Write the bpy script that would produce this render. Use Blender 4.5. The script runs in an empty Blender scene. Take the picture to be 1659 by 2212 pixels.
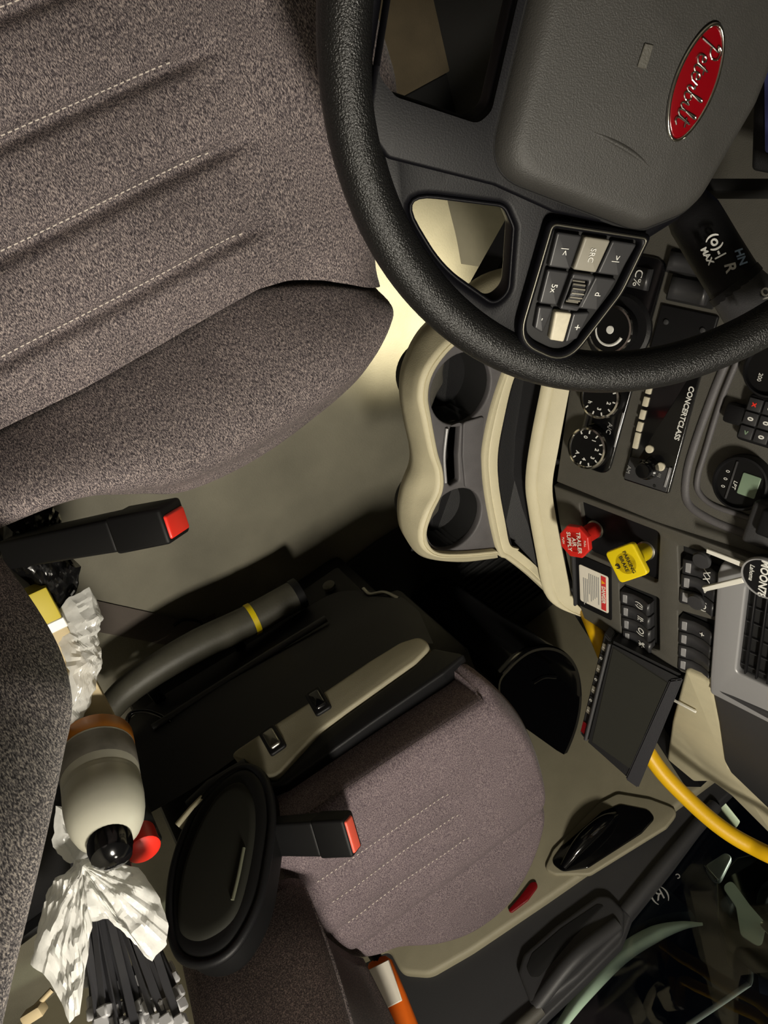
import bpy, bmesh, math, random
from mathutils import Vector as V, Matrix as MX, noise as NZ
from math import sin, cos, pi, radians as rad
random.seed(7)
SC = bpy.context.scene
COL = SC.collection

# ------------------------------------------------------------------ camera
# x = forward in the cab, y = towards the driver's door, z = up, metres; floor at z = 0
FPX = 1661.0
CAM = V((0.0, 0.56, 1.22))
d_ = V((0.27, -0.6013, -0.7517)).normalized()
p_ = (V((1, 0, 0)) - d_ * d_.x).normalized()
q_ = d_.cross(p_)
c_, t_ = 0.8289, -0.5595
R_ = (p_ * c_ - q_ * t_).normalized()
D_ = (p_ * t_ + q_ * c_).normalized()
cd = bpy.data.cameras.new('camera')
cd.sensor_fit = 'VERTICAL'; cd.sensor_height = 36.0; cd.lens = 36.0 * FPX / 2212.0
cd.clip_start = 0.02
cam = bpy.data.objects.new('camera', cd); COL.objects.link(cam)
m = MX.Identity(4)
for i in range(3):
    m[i][0] = R_[i]; m[i][1] = -D_[i]; m[i][2] = -d_[i]; m[i][3] = CAM[i]
cam.matrix_world = m
SC.camera = cam

# ------------------------------------------------------------------ world, lights, exposure
SC.view_settings.view_transform = 'Standard'
SC.view_settings.look = 'None'
SC.view_settings.gamma = 1.0
SC.view_settings.use_curve_mapping = False
SC.view_settings.exposure = 0.0
w = bpy.data.worlds.new('night'); SC.world = w; w.use_nodes = True
w.node_tree.nodes['Background'].inputs[0].default_value = (0.10, 0.13, 0.20, 1)
w.node_tree.nodes['Background'].inputs[1].default_value = 0.09

def area(name, loc, target, size, power, col, size_y=None):
    l = bpy.data.lights.new(name, 'AREA'); l.energy = power; l.color = col
    l.shape = 'RECTANGLE'; l.size = size; l.size_y = size_y or size
    o = bpy.data.objects.new(name, l); COL.objects.link(o)
    o.location = loc
    o.rotation_euler = (V(target) - V(loc)).to_track_quat('-Z', 'Y').to_euler()
    return o
WARM = (1.0, 0.925, 0.79)
LAMPS = [((-0.28, -0.05, 1.865), 21.5), ((-0.30, -0.62, 1.865), 1.5)]
for i, (l, p) in enumerate(LAMPS):
    area('dome_lamp_light', l, (l[0] + 0.12, l[1], 0.0), 0.20, p, WARM, 0.12)
area('yard_light', (2.3, -2.0, 2.0), (0.45, -0.2, 0.85), 0.5, 140.0, (0.90, 1.0, 0.78))
FOOT = V((0.62, -0.04, 0.25))
fl = bpy.data.lights.new('footwell_light', 'SPOT'); fl.energy = 13.0; fl.color = (1.0, 0.90, 0.66); fl.spot_size = rad(100); fl.spot_blend = 0.8; fl.shadow_soft_size = 0.03
flo = bpy.data.objects.new('footwell_light', fl); COL.objects.link(flo); flo.location = FOOT - V((0, 0, 0.02))
flo.rotation_euler = V((0.0, 0.15, -1.0)).to_track_quat('-Z', 'Y').to_euler()

# ------------------------------------------------------------------ helpers
def ray(x, y):
    return d_ + R_ * ((x - 829.5) / FPX) + D_ * ((y - 1106.0) / FPX)
def PZ(x, y, z): k = ray(x, y); return CAM + k * ((z - CAM.z) / k.z)
def PY(x, y, Y): k = ray(x, y); return CAM + k * ((Y - CAM.y) / k.y)
def PX(x, y, X): k = ray(x, y); return CAM + k * ((X - CAM.x) / k.x)
def PD(x, y, D): return CAM + ray(x, y) * D
def PP(x, y, o, n): k = ray(x, y); return CAM + k * ((o - CAM).dot(n) / k.dot(n))

def frame(o, x, y):
    x = V(x).normalized(); z = x.cross(V(y)).normalized(); y = z.cross(x)
    m = MX.Identity(4)
    for i in range(3):
        m[i][0] = x[i]; m[i][1] = y[i]; m[i][2] = z[i]; m[i][3] = o[i]
    return m
def loc_uv(Mf, x, y, off=0.0):
    """pixel -> (u, v) in the plane of a frame"""
    n = Mf.col[2].xyz; o = Mf.translation + n * off
    p = Mf.inverted() @ PP(x, y, o, n)
    return (p.x, p.y)

def mesh(vs, fs, smooth=True, sharp=None):
    me = bpy.data.meshes.new('m'); me.from_pydata([tuple(v) for v in vs], [], fs); me.update()
    if smooth:
        me.polygons.foreach_set('use_smooth', [True] * len(me.polygons))
        if sharp: me.set_sharp_from_angle(angle=rad(sharp))
    return me
def from_bm(bm, smooth=True, sharp=40):
    bmesh.ops.recalc_face_normals(bm, faces=bm.faces)
    me = bpy.data.meshes.new('m'); bm.to_mesh(me); bm.free()
    if smooth:
        me.polygons.foreach_set('use_smooth', [True] * len(me.polygons))
        if sharp: me.set_sharp_from_angle(angle=rad(sharp))
    return me
def fixn(me):
    bm = bmesh.new(); bm.from_mesh(me); bmesh.ops.recalc_face_normals(bm, faces=bm.faces); bm.to_mesh(me); bm.free()
    return me

def ob(name, me, mt, parent=None, mw=None, world=False, label=None):
    o = bpy.data.objects.new(name, me); COL.objects.link(o)
    me.name = name
    if mt is not None and not me.materials: me.materials.append(MT[mt] if isinstance(mt, str) else mt)
    if mw is not None: o.matrix_basis = mw
    if parent is not None:
        o.parent = parent
        if world:
            b = parent.matrix_basis
            if parent.parent: b = parent.parent.matrix_basis @ parent.matrix_parent_inverse @ b
            o.matrix_parent_inverse = b.inverted()
    if label: o['label'] = label
    return o
def tag(o, label, cat, group=None, kind=None):
    o['label'] = label; o['category'] = cat
    if group: o['group'] = group
    if kind: o['kind'] = kind
    return o
def thing(name, label, cat, Mf=None, group=None):
    o = bpy.data.objects.new(name, None); COL.objects.link(o); o.empty_display_size = 0.02
    if Mf is not None: o.matrix_basis = Mf if isinstance(Mf, MX) else MX.Translation(V(Mf))
    return tag(o, label, cat, group)
def struct(o): o['kind'] = 'structure'; return o
def copy_tree(o, parent=None):
    c = o.copy(); COL.objects.link(c); c.parent = parent
    for ch in list(o.children): copy_tree(ch, c)
    return c

def fillet(pts, r, seg=5):
    """round the corners of a closed 2D polygon; r a number or a list"""
    n = len(pts); out = []
    for i in range(n):
        p = V((pts[i][0], pts[i][1])); a = V(pts[i - 1][:2]); b = V(pts[(i + 1) % n][:2])
        ri = r[i] if isinstance(r, (list, tuple)) else r
        da = (a - p); db = (b - p); la, lb = da.length, db.length
        if ri <= 1e-6 or la < 1e-6 or lb < 1e-6: out.append((p.x, p.y)); continue
        da /= la; db /= lb
        ang = max(0.05, da.angle(db))
        t = min(ri / math.tan(ang / 2), la * 0.49, lb * 0.49)
        A, B = p + da * t, p + db * t
        for k in range(seg + 1):
            s = k / seg
            q = A * (1 - s) ** 2 + p * 2 * s * (1 - s) + B * s * s
            out.append((q.x, q.y))
    return out
def ell(cx, cy, rx, ry=None, n=28, a0=0.0):
    ry = ry or rx
    return [(cx + rx * cos(a0 + 2 * pi * i / n), cy + ry * sin(a0 + 2 * pi * i / n)) for i in range(n)]
def plate(outline, holes=(), depth=0.01, bevel=0.001, res=2):
    """slab with holes: front face at local z = 0, body towards -z"""
    cu = bpy.data.curves.new('c', 'CURVE'); cu.dimensions = '2D'; cu.fill_mode = 'BOTH'
    for L in [outline] + list(holes):
        s = cu.splines.new('POLY'); s.points.add(len(L) - 1); s.use_cyclic_u = True
        for i, p in enumerate(L): s.points[i].co = (p[0], p[1], 0, 1)
    bevel = min(bevel, depth * 0.49)
    cu.extrude = depth / 2 - bevel; cu.bevel_depth = bevel; cu.bevel_resolution = res; cu.offset = -bevel
    o = bpy.data.objects.new('c', cu)
    me = bpy.data.meshes.new_from_object(o)
    bpy.data.objects.remove(o); bpy.data.curves.remove(cu)
    for v in me.vertices: v.co.z -= depth / 2
    bm = bmesh.new(); bm.from_mesh(me); bmesh.ops.remove_doubles(bm, verts=bm.verts, dist=1e-6)
    return from_bm(bm, True, 35)
def text(s, size, depth=0.0003, shear=0.0, align='CENTER', space=1.0, bold=0.0):
    cu = bpy.data.curves.new('t', 'FONT'); cu.body = s; cu.size = size; cu.extrude = depth
    cu.shear = shear; cu.align_x = align; cu.align_y = 'CENTER'; cu.space_character = space; cu.offset = bold
    cu.resolution_u = 3
    o = bpy.data.objects.new('t', cu); me = bpy.data.meshes.new_from_object(o)
    bpy.data.objects.remove(o); bpy.data.curves.remove(cu)
    me.update()
    return me
def box(sx, sy, sz, bev=0.002, seg=2, c=(0, 0, 0), taper=None):
    bm = bmesh.new(); bmesh.ops.create_cube(bm, size=1.0)
    for v in bm.verts:
        k = 1.0
        if taper and v.co.z > 0: k = taper
        v.co = V((v.co.x * sx * k, v.co.y * sy * k, v.co.z * sz))
    if bev > 0: bmesh.ops.bevel(bm, geom=list(bm.edges), offset=bev, segments=seg, affect='EDGES', profile=0.5)
    for v in bm.verts: v.co += V(c)
    return from_bm(bm)
def merge(*mes):
    bm = bmesh.new()
    for me in mes: bm.from_mesh(me)
    for me in mes: bpy.data.meshes.remove(me)
    me = bpy.data.meshes.new('m'); bm.to_mesh(me); bm.free()
    me.polygons.foreach_set('use_smooth', [True] * len(me.polygons)); me.set_sharp_from_angle(angle=rad(40))
    return me
def xf(me, M_): me.transform(M_); return me
def crom(pts, n=8, closed=False):
    P = [V(p) for p in pts]; out = []; N = len(P)
    for i in range(N if closed else N - 1):
        p0 = P[(i - 1) % N] if closed or i > 0 else P[0] * 2 - P[1]
        p1 = P[i]; p2 = P[(i + 1) % N]
        p3 = P[(i + 2) % N] if closed or i + 2 < N else P[-1] * 2 - P[-2]
        for k in range(n):
            t = k / n
            out.append(0.5 * ((2 * p1) + (p2 - p0) * t + (2 * p0 - 5 * p1 + 4 * p2 - p3) * t * t + (3 * p1 - p0 - 3 * p2 + p3) * t ** 3))
    if not closed: out.append(P[-1])
    return out
def tube(path, r, n=12, closed=False, cap=True, flat=1.0, up=None):
    """sweep a circle (or ellipse, flat<1) along a path; r number or list"""
    P = [V(p) for p in path]; N = len(P); vs = []; fs = []
    T = []
    for i in range(N):
        a = P[i - 1] if (closed or i > 0) else P[i]; b = P[(i + 1) % N] if (closed or i < N - 1) else P[i]
        T.append((b - a).normalized())
    ref = V(up) if up else (V((0, 0, 1)) if abs(T[0].z) < 0.9 else V((1, 0, 0)))
    X = (ref - T[0] * ref.dot(T[0])).normalized()
    for i in range(N):
        if up: X = (V(up) - T[i] * V(up).dot(T[i])).normalized()
        else: X = (X - T[i] * X.dot(T[i])).normalized()
        Y = T[i].cross(X); ri = r[i] if isinstance(r, (list, tuple)) else r
        for k in range(n):
            a = 2 * pi * k / n
            vs.append(P[i] + X * (ri * flat * cos(a)) + Y * (ri * sin(a)))
    for i in range(N if closed else N - 1):
        j = (i + 1) % N
        for k in range(n):
            l = (k + 1) % n
            fs.append((i * n + k, i * n + l, j * n + l, j * n + k))
    if cap and not closed:
        fs.append(tuple(range(n - 1, -1, -1))); fs.append(tuple((N - 1) * n + k for k in range(n)))
    return mesh(vs, fs, True, 50)
def lathe(prof, n=32, caps=(True, True)):
    """profile [(r, z)] spun about local z"""
    vs = []; fs = []; N = len(prof)
    for (r, z) in prof:
        for k in range(n):
            a = 2 * pi * k / n; vs.append((r * cos(a), r * sin(a), z))
    for i in range(N - 1):
        for k in range(n):
            l = (k + 1) % n; fs.append((i * n + k, i * n + l, (i + 1) * n + l, (i + 1) * n + k))
    if prof[0][0] > 1e-5 and caps[0]: fs.append(tuple(range(n - 1, -1, -1)))
    if prof[-1][0] > 1e-5 and caps[1]: fs.append(tuple((N - 1) * n + k for k in range(n)))
    me = mesh(vs, fs, True, 35)
    bm = bmesh.new(); bm.from_mesh(me); bmesh.ops.remove_doubles(bm, verts=bm.verts, dist=1e-6)
    return from_bm(bm, True, 35)
def grid(nx, ny, f):
    vs = [f(i / (nx - 1), j / (ny - 1)) for i in range(nx) for j in range(ny)]
    fs = [(i * ny + j, (i + 1) * ny + j, (i + 1) * ny + j + 1, i * ny + j + 1) for i in range(nx - 1) for j in range(ny - 1)]
    return mesh(vs, fs, True)
def lerp(a, b, t): return a + (b - a) * t
def interp(T, x):
    if x <= T[0][0]: return T[0][1]
    for (a, p), (b, q) in zip(T, T[1:]):
        if x <= b: return p + (q - p) * (x - a) / (b - a)
    return T[-1][1]
def sst(a, b, x):
    t = max(0.0, min(1.0, (x - a) / (b - a))); return t * t * (3 - 2 * t)
T3 = lambda x, y, z: MX.Translation((x, y, z))
RZ = lambda a: MX.Rotation(a, 4, 'Z')

# ------------------------------------------------------------------ materials
MT = {}
def srgb(r, g, b):
    f = lambda c: (c / 255 / 12.92) if c / 255 <= 0.04045 else ((c / 255 + 0.055) / 1.055) ** 2.4
    return (f(r), f(g), f(b), 1)
def mat(name, col, rough=0.5, metal=0.0, bump=0.0, bscale=400.0, var=0.0, vscale=30.0, spec=0.5, coat=0.0, detail=3.0, emit=None, es=0.0, dirt=None):
    mt = bpy.data.materials.new(name); mt.use_nodes = True; nt = mt.node_tree; N = nt.nodes; L = nt.links
    b = N['Principled BSDF']
    b.inputs['Base Color'].default_value = col; b.inputs['Roughness'].default_value = rough; b.inputs['Metallic'].default_value = metal
    b.inputs['Specular IOR Level'].default_value = spec; b.inputs['Coat Weight'].default_value = coat
    if emit: b.inputs['Emission Color'].default_value = emit; b.inputs['Emission Strength'].default_value = es
    tc = N.new('ShaderNodeTexCoord')
    if var > 0:
        nz = N.new('ShaderNodeTexNoise'); nz.inputs['Scale'].default_value = vscale; nz.inputs['Detail'].default_value = 5
        L.new(tc.outputs['Object'], nz.inputs['Vector'])
        mx = N.new('ShaderNodeMix'); mx.data_type = 'RGBA'
        c2 = dirt or tuple(c * (1 - var) for c in col[:3]) + (1,)
        c1 = tuple(min(1, c * (1 + var * 0.6)) for c in col[:3]) + (1,)
        mx.inputs[6].default_value = c2; mx.inputs[7].default_value = c1
        rp = N.new('ShaderNodeMapRange'); rp.inputs[1].default_value = 0.3; rp.inputs[2].default_value = 0.7
        L.new(nz.outputs['Fac'], rp.inputs[0]); L.new(rp.outputs[0], mx.inputs[0]); L.new(mx.outputs[2], b.inputs['Base Color'])
    if bump > 0:
        n2 = N.new('ShaderNodeTexNoise'); n2.inputs['Scale'].default_value = bscale; n2.inputs['Detail'].default_value = detail
        L.new(tc.outputs['Object'], n2.inputs['Vector'])
        bp = N.new('ShaderNodeBump'); bp.inputs['Strength'].default_value = bump; bp.inputs['Distance'].default_value = 0.001
        L.new(n2.outputs['Fac'], bp.inputs['Height']); L.new(bp.outputs[0], b.inputs['Normal'])
    MT[name] = mt
    return mt
def fabric(name, dark, mid, light, sx=420.0, sy=1300.0, blot=0.25):
    """woven tweed: short light flecks across a darker ground, thread relief"""
    mt = bpy.data.materials.new(name); mt.use_nodes = True; nt = mt.node_tree; N = nt.nodes; L = nt.links
    b = N['Principled BSDF']; b.inputs['Roughness'].default_value = 0.85; b.inputs['Specular IOR Level'].default_value = 0.25
    b.inputs['Sheen Weight'].default_value = 0.06; b.inputs['Sheen Roughness'].default_value = 0.4
    tc = N.new('ShaderNodeTexCoord')
    mp = N.new('ShaderNodeMapping'); mp.inputs['Scale'].default_value = (sy, sx, sx)
    L.new(tc.outputs['Object'], mp.inputs[0])
    n1 = N.new('ShaderNodeTexNoise'); n1.inputs['Scale'].default_value = 1.0; n1.inputs['Detail'].default_value = 2.0; n1.inputs['Roughness'].default_value = 0.6
    L.new(mp.outputs[0], n1.inputs['Vector'])
    cr = N.new('ShaderNodeValToRGB'); e = cr.color_ramp.elements
    e[0].position = 0.36; e[0].color = dark; e[1].position = 0.68; e[1].color = light
    k = e.new(0.5); k.color = mid
    L.new(n1.outputs['Fac'], cr.inputs[0])
    n2 = N.new('ShaderNodeTexNoise'); n2.inputs['Scale'].default_value = 9.0; n2.inputs['Detail'].default_value = 4.0
    L.new(tc.outputs['Object'], n2.inputs['Vector'])
    mr = N.new('ShaderNodeMapRange'); mr.inputs[1].default_value = 0.3; mr.inputs[2].default_value = 0.7
    mr.inputs[3].default_value = 1 - blot; mr.inputs[4].default_value = 1 + blot * 0.5
    L.new(n2.outputs['Fac'], mr.inputs[0])
    mx = N.new('ShaderNodeMix'); mx.data_type = 'RGBA'; mx.blend_type = 'MULTIPLY'; mx.inputs[0].default_value = 1.0
    L.new(cr.outputs[0], mx.inputs[6]); L.new(mr.outputs[0], mx.inputs[7]); L.new(mx.outputs[2], b.inputs['Base Color'])
    bp = N.new('ShaderNodeBump'); bp.inputs['Strength'].default_value = 0.35; bp.inputs['Distance'].default_value = 0.0003
    L.new(n1.outputs['Fac'], bp.inputs['Height']); L.new(bp.outputs[0], b.inputs['Normal'])
    MT[name] = mt
def film(name, col, alpha=0.6, rough=0.2):
    mt = bpy.data.materials.new(name); mt.use_nodes = True; nt = mt.node_tree; N = nt.nodes; L = nt.links
    b = N['Principled BSDF']; b.inputs['Base Color'].default_value = col; b.inputs['Roughness'].default_value = rough
    b.inputs['Alpha'].default_value = alpha; b.inputs['Specular IOR Level'].default_value = 0.8
    tr = N.new('ShaderNodeBsdfTranslucent'); tr.inputs[0].default_value = col
    mx = N.new('ShaderNodeMixShader'); mx.inputs[0].default_value = 0.25
    L.new(b.outputs[0], mx.inputs[1]); L.new(tr.outputs[0], mx.inputs[2]); L.new(mx.outputs[0], N['Material Output'].inputs[0])
    tc = N.new('ShaderNodeTexCoord'); n2 = N.new('ShaderNodeTexNoise'); n2.inputs['Scale'].default_value = 60; n2.inputs['Detail'].default_value = 4
    L.new(tc.outputs['Object'], n2.inputs['Vector'])
    bp = N.new('ShaderNodeBump'); bp.inputs['Strength'].default_value = 0.5; bp.inputs['Distance'].default_value = 0.004
    L.new(n2.outputs['Fac'], bp.inputs['Height']); L.new(bp.outputs[0], b.inputs['Normal'])
    MT[name] = mt
fabric('seat_fabric', srgb(40, 35, 39), srgb(98, 90, 93), srgb(182, 168, 162), 480.0, 1700.0, 0.2)
fabric('seat_fabric_far', srgb(76, 66, 71), srgb(106, 94, 99), srgb(136, 123, 123), 380, 900, 0.12)
fabric('seat_back_fabric', srgb(46, 38, 38), srgb(72, 62, 60), srgb(120, 104, 98), 700, 700, 0.3)
mat('thread', srgb(205, 195, 185), 0.7)
mat('floor_vinyl', srgb(134, 130, 114), 0.6, bump=0.6, bscale=330, var=0.2, vscale=5, spec=0.35, dirt=srgb(108, 105, 92))
mat('footwell_mat', srgb(30, 30, 30), 0.75, bump=0.4, bscale=300)
mat('beige_plastic', srgb(202, 194, 164), 0.55, bump=0.25, bscale=700, var=0.04, vscale=40)
mat('taupe_plastic', srgb(148, 142, 120), 0.6, bump=0.25, bscale=700, var=0.05)
mat('dash_grey', srgb(78, 76, 70), 0.55, bump=0.35, bscale=900, var=0.06, vscale=60)
mat('dark_grey', srgb(52, 52, 54), 0.5, bump=0.25, bscale=900)
mat('tray_grey', srgb(88, 86, 88), 0.6, bump=0.25, bscale=800, var=0.12, vscale=40)
mat('black_plastic', srgb(17, 17, 19), 0.5, bump=0.2, bscale=900, spec=0.28)
mat('buckle_black', srgb(14, 14, 15), 0.55, spec=0.25)
mat('navy_plastic', srgb(21, 21, 28), 0.6, bump=0.2, bscale=900)
mat('black_gloss', srgb(10, 10, 12), 0.12, spec=0.6, coat=0.3)
mat('deep_black', srgb(9, 9, 10), 0.7)
mat('pad_grey', srgb(54, 53, 51), 0.5, spec=0.35, bump=0.3, bscale=1100, var=0.06, vscale=90)
mat('wheel_plastic', srgb(12, 12, 16), 0.42, bump=0.08, bscale=900, spec=0.12)
mat('wheel_leather', srgb(24, 24, 24), 0.36, bump=0.8, bscale=900, detail=2.0, spec=0.55)
mat('dark_metal', srgb(96, 94, 86), 0.38, metal=0.9)
mat('dial_black', srgb(10, 10, 11), 0.5, spec=0.25)
mat('button_dark', srgb(48, 48, 50), 0.4)
mat('button_grey', srgb(138, 134, 122), 0.45)
mat('button_pale', srgb(205, 198, 176), 0.5, var=0.08, vscale=300)
mat('white_print', srgb(225, 225, 220), 0.6)
mat('blue_print', srgb(150, 175, 205), 0.6)
mat('grey_print', srgb(150, 150, 148), 0.6)
mat('black_print', srgb(25, 25, 22), 0.6)
mat('white_plastic', srgb(226, 224, 214), 0.4, bump=0.1, bscale=300)
mat('chrome', srgb(215, 212, 205), 0.12, metal=1.0)
mat('satin_silver', srgb(160, 160, 162), 0.42, metal=0.35, bump=0.1, bscale=600)
mat('steel', srgb(150, 148, 140), 0.3, metal=1.0)
mat('enamel_red', srgb(120, 3, 14), 0.15, coat=0.6)
mat('red_plastic', srgb(206, 38, 30), 0.42, bump=0.1, bscale=500)
mat('bright_red', srgb(235, 50, 36), 0.4)
mat('coral_red', srgb(225, 92, 72), 0.45)
mat('yellow_plastic', srgb(232, 206, 16), 0.42, bump=0.1, bscale=500)
mat('cord_yellow', srgb(226, 178, 8), 0.45, bump=0.15, bscale=300)
mat('orange_plastic', srgb(236, 108, 16), 0.5)
mat('amber_plastic', srgb(176, 108, 28), 0.4)
mat('amber_dark', srgb(96, 56, 18), 0.5)
mat('thread_dark', srgb(70, 60, 60), 0.8)
mat('carpet_brown', srgb(86, 76, 58), 0.95, bump=0.6, bscale=300, var=0.15)
mat('slot_olive', srgb(92, 94, 78), 0.6)
mat('reflector_red', srgb(120, 10, 18), 0.25, bump=0.6, bscale=900)
mat('sticker_white', srgb(226, 220, 206), 0.55)
mat('sticker_red', srgb(205, 52, 52), 0.55)
mat('sticker_orange', srgb(235, 160, 30), 0.55)
mat('lcd_green', srgb(120, 140, 118), 0.25)
mat('screen_blue', srgb(62, 66, 108), 0.2, emit=srgb(62, 66, 108), es=0.12)
mat('bottle_white', srgb(198, 196, 180), 0.35, var=0.05, vscale=20)
mat('label_grey', srgb(142, 138, 130), 0.6, var=0.25, vscale=50)
mat('cardboard', srgb(196, 178, 140), 0.7, var=0.1)
mat('label_yellow', srgb(190, 172, 48), 0.6)
mat('webbing', srgb(88, 80, 74), 0.85, bump=0.5, bscale=700)
mat('tube_rubber', srgb(78, 76, 66), 0.5, bump=0.3, bscale=200, var=0.15, vscale=30)
mat('tie_black', srgb(66, 66, 70), 0.32)
mat('pad_olive', srgb(33, 33, 28), 0.75, spec=0.2)
mat('tie_grey', srgb(176, 176, 178), 0.25)
mat('headliner', srgb(150, 146, 134), 0.9, bump=0.2, bscale=500)
mat('night_paint', srgb(30, 40, 62), 0.3)
mat('pale_paint', srgb(225, 232, 218), 0.4)
mat('lamp_lens', srgb(255, 240, 205), 0.5, emit=(1.0, 0.9, 0.7, 1), es=6.0)
mat('asphalt', srgb(40, 44, 56), 0.9, var=0.2)
film('bag_film', (0.93, 0.93, 0.90, 1), 0.68, 0.16)
film('bag_film_white', (0.97, 0.97, 0.94, 1), 0.88, 0.2)
mat('bag_black', srgb(16, 16, 17), 0.25, bump=0.8, bscale=40)
gl = bpy.data.materials.new('glass'); gl.use_nodes = True
_n = gl.node_tree.nodes; _l = gl.node_tree.links
_t = _n.new('ShaderNodeBsdfTransparent'); _t.inputs[0].default_value = (0.80, 0.82, 0.80, 1)
_g = _n.new('ShaderNodeBsdfGlossy'); _g.inputs['Roughness'].default_value = 0.02
_f = _n.new('ShaderNodeFresnel'); _f.inputs[0].default_value = 1.5
_m = _n.new('ShaderNodeMixShader'); _l.new(_f.outputs[0], _m.inputs[0]); _l.new(_t.outputs[0], _m.inputs[1]); _l.new(_g.outputs[0], _m.inputs[2])
_l.new(_m.outputs[0], _n['Material Output'].inputs[0]); MT['glass'] = gl


# ------------------------------------------------------------------ structure of the cab
YR, YL, XB, XF, ZC = -1.02, 1.05, -0.95, 1.20, 1.90
def slab(name, lo, hi, mt, bev=0.0):
    s = [hi[i] - lo[i] for i in range(3)]; c = [(hi[i] + lo[i]) / 2 for i in range(3)]
    return struct(ob(name, box(*s, bev, 2), mt, mw=T3(*c)))
slab('floor', (XB, YR - 0.03, -0.04), (XF, YL, 0.0), 'floor_vinyl')
slab('ceiling', (XB, YR - 0.03, ZC), (XF, YL, ZC + 0.04), 'headliner')
slab('wall_rear', (XB - 0.04, YR - 0.03, 0), (XB, YL, ZC), 'headliner')
slab('wall_left', (XB, YL, 0), (XF, YL + 0.04, ZC), 'headliner')
slab('wall_front', (XF, YR - 0.03, 0), (XF + 0.04, YL, 0.98), 'footwell_mat')
slab('wall_right', (XB, YR - 0.06, 0), (-0.42, YR, ZC), 'taupe_plastic')
slab('trim_1', (-0.42, YR - 0.06, 1.42), (XF, YR, ZC), 'headliner')
slab('trim_2', (0.98, YR - 0.06, 0.0), (XF, YR, 1.42), 'headliner')
# windshield
wsh = struct(ob('window_1', plate([(YR, 0.98), (YL, 0.98), (YL, ZC), (YR, ZC)], [], 0.005, 0.001), 'glass',
                mw=frame((XF + 0.02, 0, 0), (0, 1, 0), (0, 0, 1))))

# passenger footwell mat: black rubber with ribs running forward
fm = thing('floor_mat', 'black ribbed rubber mat, with painted floor shadow at its near edge, in the dark passenger footwell', 'floor mat', (0.5, -0.7, 0))
def rr(x0, y0, x1, y1, r): return fillet([(x0, y0), (x1, y0), (x1, y1), (x0, y1)], r)
shadow_edge = [PZ(a, b, 0.01) for a, b in [(905, 1115), (815, 1172), (735, 1232), (660, 1300)]]  # mat's black carried out to the floor's shadow boundary, standing in for shade
ob('mat_with_shadow', plate(fillet([(1.12, -0.30), (0.62, -0.36)] + [(p.x, p.y) for p in shadow_edge] + [(0.1, -1.0), (1.12, -1.0)], 0.03), [], 0.012, 0.003), 'footwell_mat', fm, T3(-0.5, 0.7, 0.0125))
rib = box(0.42, 0.006, 0.008, 0.002, 2)
for i in range(22):
    ob('rib', rib, 'footwell_mat', fm, T3(0.26, 0.20 - i * 0.020, 0.015))
# forward toe board, sloping up under the dash
tb = struct(ob('wall_toe_board', box(0.02, 2.06, 0.85, 0.004, 2), 'footwell_mat', mw=T3(1.0, 0.0, 0.36) @ MX.Rotation(rad(24), 4, 'Y')))

# ------------------------------------------------------------------ passenger door
door = bpy.data.objects.new('door_1', None); COL.objects.link(door); struct(door); door['label'] = 'passenger door with taupe lower panel and dark grey upper panel'
def dxy(px, py, inset=0.0):
    p = PY(px, py, YR + inset); return (p.x, p.z)
DF = frame((0, YR, 0), (-1, 0, 0), (0, 0, 1))      # local z = +y, into the cab; x runs rearward
door.matrix_basis = DF
def dl(L, inset=0.0): return [(-dxy(a, b, inset)[0], dxy(a, b, inset)[1]) for a, b in L]
BELT = 0.735
belt = dl([(1085, 2300), (1180, 2196), (1262, 2118), (1340, 2040), (1362, 1980), (1450, 1872), (1552, 1735)], 0.012)
ob('upper_panel', plate([(-0.98, 0.30), (0.42, 0.30), (0.42, 0.76)] + belt + [(-0.98, belt[-1][1])], [], 0.03, 0.004), 'dark_grey', door, T3(0, 0, 0.012))
low = fillet(dl([(840, 2050), (868, 2105), (930, 2110), (1020, 2058), (1180, 1950), (1350, 1832), (1442, 1762)], 0.02) + [(-0.78, 0.62), (-0.98, 0.62), (-0.98, 0.001), (0.30, 0.001), (0.30, 0.36)], [0.02, 0.03, 0.05, 0.2, 0.2, 0.1, 0.05, 0.02, 0.01, 0.01, 0.02, 0.1])
ob('lower_panel', plate(low, [], 0.045, 0.009, 3), 'taupe_plastic', door, T3(0, 0, 0.030))
# latch handle in its recess
h_out = fillet(dl([(1176, 1880), (1195, 1838), (1292, 1738), (1335, 1716), (1405, 1728), (1470, 1752), (1440, 1790), (1275, 1892), (1200, 1892)], 0.03), 0.02)
rec = ob('handle_bezel', plate(h_out, [], 0.012, 0.004, 3), 'taupe_plastic', door, T3(0, 0, 0.037))
h_in = fillet(dl([(1188, 1862), (1212, 1828), (1300, 1752), (1340, 1736), (1400, 1748), (1416, 1766), (1385, 1800), (1270, 1874), (1215, 1882)], 0.04), 0.018)
hb = ob('handle_recess', plate(h_in, [], 0.006, 0.002), 'black_gloss', door, T3(0, 0, 0.0395))
a, b = dl([(1215, 1868), (1330, 1756)], 0.05)
mid = ((a[0] + b[0]) / 2, (a[1] + b[1]) / 2)
hp = [(a[0], a[1], 0.042), (lerp(a[0], b[0], 0.25), lerp(a[1], b[1], 0.25), 0.056), (mid[0], mid[1], 0.062), (lerp(a[0], b[0], 0.8), lerp(a[1], b[1], 0.8), 0.058), (b[0], b[1], 0.043)]
hh = ob('latch_handle', tube(crom(hp, 8), [0.007 + 0.009 * sin(pi * i / 32) for i in range(33)], 16, flat=0.8), 'black_gloss', door, label='glossy black latch handle')
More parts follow.
